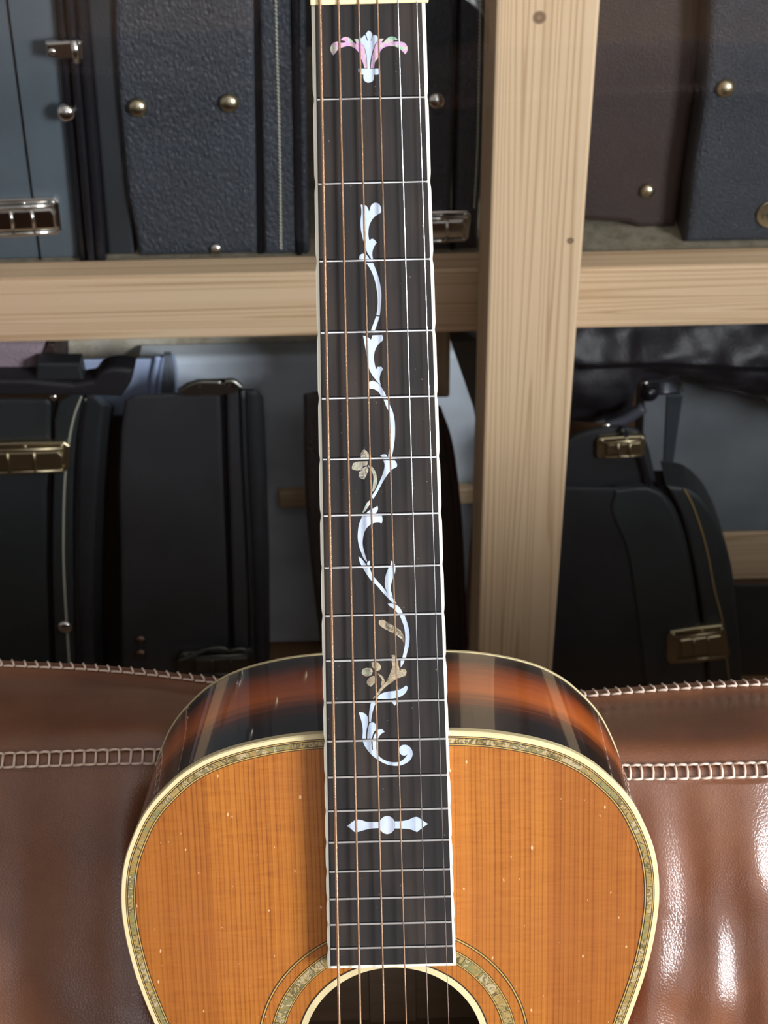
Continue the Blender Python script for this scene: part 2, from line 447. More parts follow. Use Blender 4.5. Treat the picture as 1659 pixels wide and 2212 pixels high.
# shelf board that carries the upper cases, its lower edge board and the rails further back
meshobj('shelf_board', *[[(Vector(p)-RO) for p in d] if i == 0 else d for i, d in enumerate(box_data(-1.5, 1.5, YL+.037, 1.95, zt-.024, zt-.006))], CHIP, rack)
a, b = at(0, 738, 1.575).z+.03, at(0, 786, 1.575).z-.02
bevbox('back_board', (-1.5, .155, 1.575, 1.595, b, a), CHIP2, rack, .002, RO)
a, b = at(1000, 1052, 1.52).z, at(1000, 1085, 1.52).z
bevbox('rear_rail', (at(600, 1060, 1.52).x, .25, 1.515, 1.53, b, a), PINE_H2, rack, .003, RO)
a, b = at(1620, 1150, 1.60).z, at(1620, 1252, 1.60).z
bevbox('rear_rail', (.30, 1.5, 1.60, 1.67, b, a), PINE_H2, rack, .003, RO)
bevbox('rear_post', (at(948, 750, 1.48).x-.045, at(972, 750, 1.48).x, 1.475, 1.51, .45, zb), PINE_V, rack, .003, RO)
# loose diagonal brace right beside the post
q = [at(973, 738, 1.42), at(1045, 738, 1.42), at(1045, 1000, 1.42), at(1022, 880, 1.42)]
bm = bmesh.new(); extrude_poly(bm, [p-RO for p in q], [p-RO+Vector((0, .03, 0)) for p in q], .002)
bmobj('brace', bm, plain('grey_board', (.10, .10, .085), .8), rack)
SHELF_Z = zt
# ================================================================== CASES on the rack
V_NAVY = dark_vinyl('navy_grain', (.030, .036, .046), 330, .9, .42, (1, 1, .6))
V_SLATE = dark_vinyl('slate_smooth', (.075, .095, .11), 900, .12, .42)
V_BLACK = dark_vinyl('black_smooth', (.018, .021, .024), 700, .25, .40)
V_CHAR = dark_vinyl('charcoal_smooth', (.030, .032, .035), 800, .25, .42)
V_TEXT = dark_vinyl('black_tolex', (.032, .038, .048), 420, 1.0, .42)
V_GREEN = dark_vinyl('green_black', (.020, .026, .028), 700, .3, .42)
V_BROWN = dark_vinyl('dark_brown_vinyl', (.032, .020, .017), 500, .35, .5)
V_LIGHT = dark_vinyl('pale_grey_cover', (.62, .69, .76), 300, .2, .6)
V_BLUE = dark_vinyl('blue_grey_cover', (.40, .49, .70), 300, .2, .6)
V_GREY = dark_vinyl('grey_panel', (.17, .19, .205), 600, .15, .45)
V_GLOSS = dark_vinyl('black_shiny', (.008, .009, .012), 300, .3, .22)
V_BAG = dark_vinyl('black_bag_cloth', (.010, .010, .013), 260, .2, .52)
V_TWEED = dark_vinyl('mauve_cover', (.26, .20, .23), 260, .5, .6)
ALU = plain('ribbed_aluminium', (.36, .39, .43), .35, 1.0)
def poly(root, name, pts, Y, depth, material, bevel=.004, smoothp=0, label=None, parent=None, seg=3, drop=0.0):
    o = Vector(root.location)
    if smoothp: pts = smoothpoly(pts, smoothp)
    f = [at(a, b, Y)-o for a, b in pts]
    bm = bmesh.new(); zl = min(p.z for p in f)
    extrude_poly(bm, f, [Vector((p.x, p.y+depth, max(zl, p.z-drop*depth))) for p in f], bevel, seg)
    return bmobj(name, bm, material, parent or root, label=label)
def dome(root, px, py, Y, r_px, material, name='stud', parent=None, flat=.7):
    o = Vector(root.location); c = at(px, py, Y); r = r_px*(c-CAM).dot(fwd)/F
    V, Fc = [], []
    for i in range(6):
        a = math.pi/2*i/5
        for k in range(16):
            b = 2*math.pi*k/16
            V.append(c-o+Vector((r*math.cos(a)*math.cos(b), -r*flat*math.sin(a), r*math.cos(a)*math.sin(b))))
    for i in range(5):
        for k in range(16): Fc.append((i*16+k, i*16+(k+1) % 16, (i+1)*16+(k+1) % 16, (i+1)*16+k))
    return meshobj(name, V, Fc, material, parent or root, True)
def line(root, name, pts, Y, r, material, seg=8, parent=None):
    o = Vector(root.location)
    P = catmull([at(a, b, Y)-o for a, b in pts], 8) if len(pts) > 2 else [at(a, b, Y)-o for a, b in pts]
    return meshobj(name, *tube_data(P, r, seg), material, parent or root, True)
def stitches(root, pts, Y, step_px, material, r=.0007, lean=.0012):
    o = Vector(root.location)
    P = catmull([at(a, b, Y)-o for a, b in pts], 24) if len(pts) > 2 else [at(a, b, Y)-o for a, b in pts]
    A = np.array([tuple(p) for p in P]); s = np.r_[0, np.cumsum(np.linalg.norm(np.diff(A, axis=0), axis=1))]
    st = step_px*1.6/F
    parts = []; u = 0
    while u+st < s[-1]:
        e = [Vector([np.interp(q, s, A[:, i]) for i in range(3)]) for q in (u+st*.10, u+st*.5, u+st*.86)]
        e[0].x -= lean; e[2].x += lean; e[0].y += .0006; e[2].y += .0006
        parts.append(tube_data(e, r, 5)); u += st
    V, Fc = join_data(parts)
    return tag(meshobj(root and 'stitching', V, Fc, material, root, True), kind='stuff')
def latch(root, quad, Y, material, bars=True, label=None):
    """quad: corners of the plate (tl, tr, br, bl) in the picture frame"""
    def uv(u, v):
        tl, tr, br, bl = [Vector(q) for q in quad]
        p = (tl*(1-u)+tr*u)*(1-v)+(bl*(1-u)+br*u)*v
        return (p.x, p.y)
    pl = [uv(*q) for q in ((.05, 0), (.55, -.02), (.95, 0), (1, .12), (1, .88), (.95, 1), (.5, 1.02), (.05, 1), (0, .85), (0, .15))]
    plate = poly(root, 'latch_plate', pl, Y-.004, .008, material, .002, label=label)
    poly(root, 'latch_lever', [uv(*q) for q in ((.22, .30), (.90, .30), (.94, .45), (.94, .85), (.22, .85))], Y-.009, .006, material, .0025, parent=plate)
    if bars:
        line(root, 'latch_bar', [uv(.12, .22), uv(.95, .18)], Y-.008, .0024, material, parent=plate)
        line(root, 'latch_bar', [uv(.18, .92), uv(.95, .90)], Y-.007, .0020, material, parent=plate)
        for u in (.44, .68): line(root, 'latch_link', [uv(u, .28), uv(u+.02, .90)], Y-.0105, .0014, material, parent=plate)
    for u in (.10, .60, .93): dome(root, *uv(u, .10), Y-.004, 5, material, 'rivet', parent=plate)
    return plate
def case(name, loc_px, Y, label, cat='guitar case', z=None, group=None):
    p = at(loc_px[0], loc_px[1], Y)
    return thing(name, (p.x, Y, p.z if z is None else z), label, cat, group)
YC = 1.405
ZS = SHELF_Z - .006
def bottom(px, Y, z=ZS):      # picture row where a vertical plane at Y meets height z
    lo, hi = 0, 4000
    for _ in range(40):
        mid = (lo+hi)/2
        if at(px, mid, Y).z > z: lo = mid
        else: hi = mid
    return lo
def cols(tops, Y, z=ZS, top=-260):
    """a vertical strip between two straight lines given as ((x at row 0), (x at row 550))"""
    (a0, a1), (b0, b1) = tops
    bl, br = bottom(a1, Y, z), bottom(b1, Y, z)
    fa = lambda y: a0+(a1-a0)*y/550
    fb = lambda y: b0+(b1-b0)*y/550
    return [(fa(top), top), (fb(top), top), (fb(br), br), (fa(bl), bl)]
# --- A: smooth slate case at the far left
A = case('guitar_case', (60, 560), YC, 'smooth slate-grey case with chrome latch, upper shelf, far left')
A.location.z = ZS
poly(A, 'shell', cols(((-420, -330), (120, 172)), YC, top=-260), YC, .40, V_SLATE, .004)
poly(A, 'lid_seam', cols(((13, 84), (17, 88)), YC-.0006), YC-.0008, .002, BLACKGAP, 0)
e1 = poly(A, 'edge_rail', cols(((121, 170), (139, 186)), YC-.010), YC-.010, .05, V_GLOSS, .004)
poly(A, 'edge_rail', cols(((140, 187), (158, 203)), YC-.016), YC-.016, .05, V_GLOSS, .006)
poly(A, 'edge_rail', cols(((159, 204), (182, 226)), YC-.012), YC-.012, .05, V_GLOSS, .008)
hp = poly(A, 'hinge_tab', [(97, 92), (165, 88), (176, 92), (178, 130), (120, 128), (100, 124)], YC-.019, .006, CHROME, .0025, label='chrome tab over the edge')
dome(A, 113, 111, YC-.018, 9, CHROME, 'rivet', hp)
line(A, 'roll', [(160, 86), (166, 134)], YC-.020, .004, CHROME, parent=hp)
dome(A, 143, 243, YC-.014, 21, CHROME, label_ := 'stud')
latch(A, [(-60, 436), (125, 428), (134, 508), (-60, 516)], YC-.001, CHROME, label='chrome latch')
# --- B: grained navy case with two brass studs and a stitched edge
B = case('guitar_case', (430, 560), YC, 'grained navy-black case with two brass studs, upper shelf beside the guitar neck')
B.location.z = ZS
poly(B, 'shell', cols(((186, 232), (252, 292)), YC+.004), YC+.006, .38, dark_vinyl('slate_dull', (.022, .026, .030), 500, .25, .45), .004)
poly(B, 'grained_cover', [(238, -260), (545, -260), (556, bottom(556, YC)), (300, bottom(300, YC)), (274, 420), (256, 230), (246, 90)], YC-.002, .03, V_NAVY, .006)
poly(B, 'lid_seam', cols(((546, 557), (558, 569)), YC+.001), YC+.001, .01, BLACKGAP, 0)
poly(B, 'edge_band', cols(((559, 570), (629, 641)), YC-.002), YC-.002, .03, V_NAVY, .005)
stitches(B, [(591, -200), (597, 60), (604, 330), (607, bottom(606, YC)-4)], YC-.0026, 8.2, CASE_THREAD, .0009, .0006)
line(B, 'piping', [(636, -200), (641, 200), (646, 548)], YC-.001, .0035, V_GLOSS)
line(B, 'piping', [(648, -200), (653, 200), (659, 548)], YC+.004, .0045, V_NAVY)
dome(B, 297, 232, YC-.003, 22, BRASS, 'stud'); dome(B, 495, 222, YC-.003, 22, BRASS, 'stud')
dome(B, 467, 537, YC-.003, 13, CHROME, 'stud')
# --- C: dark case between neck and post
C = case('guitar_case', (980, 552), YC, 'black case with silver stud between guitar neck and upright post')
C.location.z = ZS
poly(C, 'shell', cols(((770, 775), (985, 972)), YC), YC, .38, V_NAVY, .005)
poly(C, 'lid_seam', cols(((986, 973), (992, 979)), YC+.001), YC+.001, .004, BLACKGAP, 0)
poly(C, 'edge_band', cols(((993, 980), (1052, 1030)), YC), YC, .06, V_NAVY, .006)
stitches(C, [(1040, -150), (1035, 150), (1031, 330), (1024, 455)], YC-.0006, 8, CASE_THREAD, .0009, .0004)
dome(C, 943, 217, YC-.001, 20, CHROME, 'stud')
latch(C, [(860, 462), (1018, 456), (1012, 524), (860, 530)], YC-.001, CHROME, label='chrome latch')
# --- E: dark case set back, D: textured black case at the right edge
YE = 1.44
E_ = case('guitar_case', (1380, 505), YE, 'dark brown-black case set back between post and textured case, upper shelf')
E_.location.z = ZS
poly(E_, 'shell', [(1180, -200), (1526, -200), (1514, 0), (1505, 180), (1478, 366), (1460, bottom(1460, YE)), (1378, bottom(1378, YE)), (1356, 486), (1150, 470)], YE, .2, V_BROWN, .008)
dome(E_, 1398, 412, YE-.001, 17, BRASS, 'stud')
D = case('guitar_case', (1600, 555), YC, 'black textured case with brass stud and round gilt badge, upper shelf right')
D.location.z = ZS
poly(D, 'shell', [(1532, -200), (1531, 0), (1527, 120), (1521, 200), (1511, 270), (1496, 366), (1482, 503), (1478, bottom(1478, YC)), (2050, bottom(2050, YC)), (2120, -200)], YC, .13, V_TEXT, .010, seg=4)
st = dome(D, 1567, 190, YC-.001, 21, GILT, 'stud')
bc = at(1667, 461, YC); br_ = 34*(bc-CAM).dot(fwd)/F
bm = bmesh.new()
ring = [bc-Vector(D.location)+Vector((br_*math.cos(2*math.pi*k/32), -.003, br_*.98*math.sin(2*math.pi*k/32))) for k in range(32)]
extrude_poly(bm, ring, [p+Vector((0, .003, 0)) for p in ring], .001)
badge = bmobj('badge', bm, GILT, D, label='round gilt badge with a dark letter')
tx = bpy.data.curves.new('badge_letter', 'FONT'); tx.body = 'M'; tx.size = .0105; tx.extrude = .0003
to = bpy.data.objects.new('tmp', tx); COL.objects.link(to)
bpy.context.view_layer.update()
me = bpy.data.meshes.new_from_object(to.evaluated_get(bpy.context.evaluated_depsgraph_get()))
bpy.data.objects.remove(to); me.materials.append(plain('letter_ink', (.05, .045, .03), .5)) if not me.materials else None
lo = bpy.data.objects.new('badge_letter', me); COL.objects.link(lo); lo.parent = badge
if not lo.data.materials: lo.data.materials.append(plain('letter_ink', (.05, .045, .03), .5))
lc = at(1643, 470, YC)-Vector(D.location)
lo.location = (lc.x, -.0033, lc.z); lo.rotation_euler = (math.pi/2, 0, 0)
# --- lower left: F rounded case with gilt latch, G upright charcoal case
ZF = .001
YF = 1.40
def btm(px, Y): return bottom(px, Y, ZF)
Fc_ = case('guitar_case', (120, 1500), YF, 'black round-shouldered case with gilt latch, lower shelf far left'); Fc_.location.z = ZF
b = btm(60, YF)
poly(Fc_, 'shell', [(-300, 858), (100, 860), (112, 870), (111, 950), (103, 1060), (103, 1250), (115, btm(115, YF)), (-300, b)], YF, .085, V_GREEN, .006, drop=.75)
poly(Fc_, 'lid_seam', [(110, 862), (122, 862), (114, 1000), (110, 1150), (112, 1300), (124, btm(124, YF)), (112, btm(112, YF)), (101, 1300), (100, 1060), (107, 930)], YF+.002, .02, BLACKGAP, 0)
poly(Fc_, 'edge_band', [(124, 872), (150, 852), (178, 850), (176, 880), (165, 940), (158, 1060), (158, 1250), (168, btm(168, YF)), (124, btm(124, YF)), (112, 1260), (112, 1100), (116, 980)], YF-.003, .05, V_GREEN, .004, 3, drop=.75)
poly(Fc_, 'edge_band', [(180, 850), (205, 856), (226, 876), (222, 900), (214, 990), (206, 1100), (200, 1260), (208, btm(208, YF)), (172, btm(172, YF)), (162, 1260), (164, 1060), (170, 930)], YF+.004, .05, V_BLACK, .008, 3, drop=.75)
line(Fc_, 'piping', [(184, 858), (172, 950), (167, 1080), (166, 1250), (174, btm(174, YF))], YF-.001, .003, V_GLOSS)
stitches(Fc_, [(176, 856), (160, 900), (148, 960), (140, 1040), (137, 1150), (139, 1260), (150, 1440)], YF-.0036, 9, CASE_THREAD, .0011, .0008)
latch(Fc_, [(-90, 962), (150, 956), (148, 1022), (-90, 1030)], YF-.004, GILT, label='gilt latch')
dome(Fc_, 141, 1354, YF-.004, 17, CHROME, 'stud', flat=.6); dome(Fc_, 116, 858, YF-.002, 9, CHROME, 'rivet')
YG_ = 1.42
Gc = case('guitar_case', (400, 1500), YG_, 'charcoal case standing upright on the lower shelf left of the guitar neck'); Gc.location.z = ZF
poly(Gc, 'shell', [(268, 862), (290, 852), (420, 846), (476, 848), (480, 900), (486, 1100), (494, 1300), (498, btm(498, YG_)), (262, btm(262, YG_)), (258, 1200), (254, 1040), (258, 930)], YG_, .06, V_CHAR, .006, drop=.8)
poly(Gc, 'lid_seam', [(476, 850), (486, 848), (490, 1000), (500, 1250), (508, btm(508, YG_)), (496, btm(496, YG_)), (490, 1250), (480, 1000)], YG_+.002, .02, BLACKGAP, 0, drop=.8)
poly(Gc, 'edge_band', [(487, 842), (522, 838), (527, 1000), (538, 1250), (545, btm(545, YG_)), (508, btm(508, YG_)), (500, 1250), (491, 1000)], YG_-.003, .05, V_CHAR, .005, drop=.8)
poly(Gc, 'edge_band', [(524, 838), (550, 838), (560, 850), (567, 1000), (573, 1200), (580, btm(580, YG_)), (548, btm(548, YG_)), (540, 1250), (530, 1000)], YG_-.001, .05, V_BLACK, .008, drop=.8)
line(Gc, 'piping', [(524, 842), (529, 1000), (541, 1250), (548, btm(548, YG_))], YG_-.004, .003, V_BLACK)
tp = poly(Gc, 'top_latch', [(382, 850), (400, 838), (425, 830), (500, 828), (520, 840), (510, 850), (470, 856), (395, 857)], YG_-.006, .010, plain('dull_nickel', (.30, .30, .27), .35, 1.0), .002)
line(Gc, 'latch_bar', [(405, 836), (430, 826), (478, 826)], YG_-.009, .0035, MATS['dull_nickel'], parent=tp)
line(Gc, 'latch_bar', [(486, 824), (504, 824), (520, 836)], YG_-.009, .0035, MATS['dull_nickel'], parent=tp)
dome(Gc, 430, 832, YG_-.010, 6, CHROME, 'rivet', tp); dome(Gc, 494, 830, YG_-.010, 6, CHROME, 'rivet', tp)
lp = latch(Gc, [(386, 1412), (548, 1402), (556, 1462), (380, 1462)], YG_-.004, plain('grey_steel', (.16, .165, .15), .42, 1.0), label='dull steel latch')
line(Gc, 'latch_wire', [(386, 1428), (420, 1416), (450, 1402), (480, 1400), (495, 1408)], YG_-.011, .003, MATS['grey_steel'], parent=lp)
line(Gc, 'latch_wire', [(500, 1406), (522, 1402), (536, 1410), (550, 1430)], YG_-.011, .003, MATS['grey_steel'], parent=lp)
dome(Gc, 304, 1382, YG_-.002, 12, plain('old_copper', (.22, .14, .10), .4, 1.0), 'stud'); dome(Gc, 304, 1412, YG_-.002, 12, MATS['old_copper'], 'stud')
# things lying across the lower cases
T1 = case('bolster_case', (50, 850), 1.412, 'mauve-brown rounded end of a case lying above the lower left cases', 'case')
o = Vector(T1.location); P_, Fq = [], []
poly(T1, 'end_cap', [(80, 852), (82, 800), (92, 760), (104, 742), (116, 745), (126, 775), (128, 852)], 1.412, .07, V_BROWN, .002, 3)
poly(T1, 'body', [(-300, 854), (-300, 742), (98, 740), (92, 770), (82, 815), (80, 852)], 1.408, .07, V_TWEED, .012, seg=4)
T2 = case('black_box', (130, 822), 1.385, 'small flat black box lying on top of the lower left cases', 'box')
poly(T2, 'body', [(78, 786), (172, 786), (180, 822), (76, 822)], 1.385, .02, V_BLACK, .003)
T3 = case('black_bag', (110, 857), 1.38, 'black cloth bag slung over the round-shouldered case', 'bag')
poly(T3, 'body', [(-300, 822), (60, 822), (200, 824), (216, 806), (246, 796), (290, 800), (282, 830), (262, 860), (180, 857), (60, 857), (-300, 859)], 1.38, .026, V_BAG, .010, 3, seg=4)
T4 = case('blue_grey_case', (280, 880), 1.49, 'pale blue-grey flat case lying behind the charcoal case', 'case')
poly(T4, 'shell', [(170, 776), (320, 774), (334, 768), (368, 768), (374, 800), (378, 900), (170, 900)], 1.49, .035, V_BLUE, .004, drop=.6)
for xa in (331, 346): line(T4, 'edge_rail', [(xa+10, 770), (xa, 820), (xa-4, 870)], 1.488, .004, V_BLUE)
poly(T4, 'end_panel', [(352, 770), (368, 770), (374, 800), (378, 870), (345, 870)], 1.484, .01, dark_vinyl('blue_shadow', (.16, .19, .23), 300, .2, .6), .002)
T4.location.z = ZF
for ch in T4.children:
    ch.data.transform(Matrix.Translation((0, 0, at(280, 880, 1.49).z-ZF)))
bl_ = case('stand_block', (280, 1000), 1.49, 'dark upright block under the blue-grey case behind the charcoal case', 'box', z=ZF)
poly(bl_, 'body', [(150, 902), (380, 902), (400, bottom(400, 1.49, ZF)), (220, bottom(220, 1.49, ZF))], 1.49, .035, V_BLACK, .006)
# large pale panel case far back
YW = 1.538
Wc = case('tall_case', (700, 1300), YW, 'tall pale grey case at the back of the lower shelf behind the neck', 'case', z=ZF)
poly(Wc, 'shell', [(300, 776), (1050, 760), (1000, bottom(1000, YW, ZF)), (380, bottom(380, YW, ZF))], YW, .03, V_LIGHT, .008)
# H: worn brown case edge half hidden by the neck
YH = 1.43
Hc = case('guitar_case', (820, 1400), YH, 'worn brown-black case mostly hidden behind the guitar neck, lower shelf', z=ZF)
poly(Hc, 'shell', [(655, 850), (700, 842), (930, 842), (960, 900), (985, 1040), (1000, 1200), (1012, bottom(1012, YH, ZF)), (705, bottom(705, YH, ZF)), (680, 1300), (664, 1150), (656, 1000)], YH, .04, dark_vinyl('worn_brown', (.030, .025, .022), 220, .9, .6), .008, 3, drop=.8)
line(Hc, 'edge_cord', [(946, 880), (972, 960), (990, 1100), (1000, 1280), (1005, 1400)], YH-.003, .0035, V_BROWN)
# --- lower right: bag, aluminium case, I curved case with gilt stitching
YB = 1.47
bag = case('gig_bag', (1480, 860), YB, 'shiny black gig bag lying under the right-hand rail', 'bag', z=at(1480, 905, YB).z)
bo = Vector(bag.location); NXb, NZb = 60, 30
V, Fq = [], []
for i in range(NXb+1):
    for j in range(NZb+1):
        px = 1180+(1900-1180)*i/NXb; py = 690+(np.interp(px, [1180, 1362, 1374, 1470, 1659, 1900], [908, 908, 820, 818, 862, 918])-690)*j/NZb
        p = at(px, py, YB)
        bulge = .03*math.sin(math.pi*min(1, j/NZb*1.0))
        wr_ = .011*noise.noise(Vector((p.x*22+p.z*15, p.z*26-p.x*8, 2)))+.004*noise.noise(Vector((p.x*50, p.z*60, 5)))
        V.append(p-bo+Vector((0, -bulge-wr_, 0)))
nf = len(V)
V += [v+Vector((0, .02, 0)) for v in V]
for i in range(NXb):
    for j in range(NZb):
        a_ = i*(NZb+1)+j; q4 = (a_, a_+1, a_+NZb+2, a_+NZb+1)
        Fq.append(q4); Fq.append(tuple(k+nf for k in q4[::-1]))
for i in range(NXb):
    for j in (0, NZb):
        a_ = i*(NZb+1)+j; b_ = a_+NZb+1; Fq.append((a_, b_, b_+nf, a_+nf))
meshobj('bag_cover', V, Fq, V_BAG, bag, True)
line(bag, 'zip', [(1248, 795), (1420, 790), (1659, 800), (1800, 810)], YB-.042, .0022, BLACKGAP)
blk = case('dark_filler', (1650, 1300), 1.455, 'plain black filler block added to darken the foot of the rack below the right-hand rear rail', 'case', z=ZF)  # added black block, keeps the gap under the rear rail dark
poly(blk, 'shell', [(1570, 1262), (1900, 1262), (1900, bottom(1900, 1.455, ZF)), (1570, bottom(1570, 1.455, ZF))], 1.455, .05, V_BLACK, .006, drop=.85)
YAc = 1.60
al = case('flight_case', (1500, 1180), YAc, 'grey aluminium-edged flight case leaning under the black bag', 'case', z=at(1620, 1149, YAc).z)
poly(al, 'shell', [(1392, 826), (1470, 826), (1659, 872), (1760, 896), (1735, 1146), (1380, 1155), (1384, 1000)], YAc, .06, V_GREY, .003)
poly(al, 'edge_profile', [(1392, 824), (1470, 824), (1470, 853), (1398, 855)], YAc-.003, .02, ALU, .001)
poly(al, 'edge_profile', [(1471, 826), (1659, 868), (1660, 884), (1475, 848)], YAc-.002, .02, V_GREY, .001)
poly(al, 'corner_post', [(1440, 856), (1476, 856), (1452, 1020), (1430, 1060)], YAc-.002, .02, plain('slate_profile', (.06, .07, .08), .4), .002)
for k in range(4): line(al, 'rib', [(1402, 829+6*k), (1466, 829+6*k)], YAc-.004, .0013, ALU)
ball = dome(al, 1403, 850, YAc-.004, 20, V_GLOSS, 'corner_wheel'); dome(al, 1404, 850, YAc-.012, 5, ALU, 'rivet', ball)
dome(al, 1393, 829, YAc-.003, 10, CHROME, 'corner_cap')
line(al, 'carry_strap', [(1312, 920), (1345, 908), (1390, 880)], 1.425, .007, plain('strap_grey', (.05, .055, .075), .6))
dome(al, 1311, 921, 1.417, 10, CHROME, 'strap_buckle')
YI = 1.40
I_ = case('guitar_case', (1450, 1480), YI, 'black curved-shouldered case with gold stitching and gilt latch, lower shelf right', z=ZF)
poly(I_, 'neck_shell', [(1200, 960), (1260, 930), (1330, 918), (1380, 925), (1402, 960), (1412, 1000), (1420, 1040), (1330, 1052), (1200, 1080)], YI+.008, .03, V_BLACK, .008, 3, drop=.8)
poly(I_, 'shell', [(1200, 1050), (1330, 1052), (1400, 1050), (1440, 1070), (1470, 1120), (1495, 1220), (1512, 1330), (1522, 1400), (1530, bottom(1530, YI, ZF)), (1180, bottom(1180, YI, ZF))], YI, .09, V_BLACK, .006, 3, drop=.7)
poly(I_, 'side_panel', [(1330, 1062), (1400, 1056), (1434, 1074), (1462, 1124), (1486, 1220), (1502, 1330), (1512, 1400), (1520, 1500), (1395, 1500), (1385, 1400), (1370, 1280), (1352, 1180), (1320, 1100)], YI-.003, .02, V_GREEN, .003, 3)
poly(I_, 'edge_band', [(1440, 1052), (1490, 1060), (1540, 1110), (1580, 1220), (1592, 1330), (1600, 1420), (1606, 1520), (1530, 1520), (1526, 1400), (1514, 1310), (1494, 1200), (1470, 1110)], YI-.001, .05, V_GREEN, .008, 3)
poly(I_, 'lid_seam', [(1400, 1050), (1450, 1050), (1492, 1120), (1515, 1210), (1530, 1320), (1540, 1420), (1545, 1520), (1500, 1520), (1490, 1330), (1470, 1180), (1440, 1090)], YI+.006, .03, BLACKGAP, 0)
stitches(I_, [(1478, 1056), (1500, 1100), (1525, 1180), (1545, 1280), (1560, 1340), (1572, 1440), (1576, 1480)], YI-.002, 6, GOLD_THREAD, .0010, .0002)
latch(I_, [(1442, 1366), (1566, 1350), (1578, 1424), (1440, 1436)], YI-.002, GILT, label='aged gilt latch')
latch(I_, [(1290, 948), (1395, 942), (1392, 988), (1288, 992)], YI+.006, GILT, label='small gilt latch')
line(I_, 'handle_rim', [(1400, 1050), (1380, 980), (1340, 925)], YI+.006, .004, V_GLOSS)
# ================================================================== THE SOFA
YR, YS = .66, .572
def zline(pl, Y):
    q = [at(a, b, Y) for a, b in pl]
    return [p.x for p in q], [p.z for p in q]
rx, rz = zline([(-300, 1425), (0, 1436), (250, 1447), (480, 1476), (640, 1492), (1080, 1512), (1270, 1503), (1420, 1488), (1659, 1476), (1950, 1468)], YR)
sx_, sz_ = zline([(-300, 1658), (0, 1652), (340, 1640), (1365, 1679), (1659, 1671), (1950, 1664)], YS)
def zr(x): return float(np.interp(x, rx, rz))
def zs(x): return float(np.interp(x, sx_, sz_))
def smooth_fn(f, x, w=.03): return sum(f(x+w*k/3) for k in range(-3, 4))/7
LEAN = math.radians(23.9)
SEAT = .43
sofa = thing('leather_sofa', (0, .35, 0), 'brown leather sofa with pale cross-stitched seams holding the guitar', 'sofa')
SO = Vector(sofa.location)
def fold(x, d):
    """folds of the front panel, d metres below the seam; stronger to the right of the guitar"""
    amp = .0028 + .0075*max(0, min(1, (x-.06)/.1))
    g = noise.noise(Vector((x*27+2.2, d*5.0, 1.3)))*1.0 + .55*noise.noise(Vector((x*58+1, d*11, 7.7)))
    g += .5*noise.noise(Vector((x*16-d*24, d*9+x*7, 3.1)))
    return amp*g*min(1, .25+d/.05)
def hw(d): return float(np.interp(.383+d, [.36, .383, .413, .45, .50, .545, .60, .65, .715, .76, .80], [.12, .1265, .1296, .1245, .111, .106, .125, .16, .182, .172, .14]))
def puffed(x, d):
    k = max(0.0, min(1.0, (abs(x)-hw(d)+.004)/.022)); return k*k*(3-2*k)
def profile(x):
    r, s = smooth_fn(zr, x), smooth_fn(zs, x)
    puff = puffed(x, 0)
    wv = .003*noise.noise(Vector((x*9, 5.0, 0)))+.0025*noise.noise(Vector((x*25, 9.0, 0)))
    P = [(YR+.055, .12), (YR+.045, r-.20), (YR+.025, r-.05), (YR+.010, r-.008), (YR, r), (YR-.012, r+.002+wv*.5), (YR-.035, (r*.6+s*.4)+.006+wv), (YS+.022, s+.005+wv*.6), (YS+.006, s+.0015), (YS+.001, s-.001), (YS-.002-.003*puff, s-.006)]
    L = [.02, .045, .08, .12, .16, .20, .26, .32, .38]
    for d in L:
        b = puffed(x, d)*float(np.interp(d, [0, .02, .045, .08, .12, .16, .20, .26, .38], [0, .011, .023, .036, .046, .052, .054, .050, .03]))
        P.append((YS-.004-b-d*math.sin(LEAN), s-.003-d*math.cos(LEAN)))
    return P
NX = 560
XW = 1.3
xs = [-XW+2*XW*i/NX for i in range(NX+1)]
rows = []
for x in xs:
    pr = profile(x)
    c = catmull([(0, a, b) for a, b in pr], 10)
    s = smooth_fn(zs, x)
    col_ = []
    for p in c:
        p = Vector((x, p.y, p.z))
        d = (s-p.z)/math.cos(LEAN)
        if p.y < YS and d > .004:
            f = fold(x, d); p.y -= f*math.cos(LEAN); p.z += f*math.sin(LEAN)
            # pressed flat behind the guitar's back
            if abs(x) < hw(d)+.003: p.y = max(p.y, YS-.0015-d*math.sin(LEAN))
        col_.append(p-SO)
    rows.append(col_)
NP = len(rows[0])
V = [p for c in rows for p in c]
seam_i = 9*10; ridge_i = 4*10
def sofa_part(name, j0, j1, label=None):
    V, Fc = [], []
    k = j1-j0+1
    for i in range(NX+1): V += rows[i][j0:j1+1]
    for i in range(NX):
        for j in range(k-1): Fc.append((i*k+j, i*k+j+1, (i+1)*k+j+1, (i+1)*k+j))
    return meshobj(name, V, Fc, LEATHER, sofa, True, label)
sofa_part('rear_panel', 0, ridge_i)
sofa_part('top_panel', ridge_i, seam_i)
sofa_part('front_panel', seam_i, NP-1)
# seat, plinth
bevbox('seat_cushion', (-XW, XW, -.30, .40, .24, SEAT), LEATHER, sofa, .03, SO, seg=4)
bevbox('seat_base', (-XW, XW, -.28, .70, .05, .238), LEATHER, sofa, .02, SO)
for sx in (-1, 1):
    bevbox('armrest', (min(sx*1.305, sx*1.50), max(sx*1.305, sx*1.50), -.30, .72, .05, .62), LEATHER, sofa, .04, SO, seg=4)
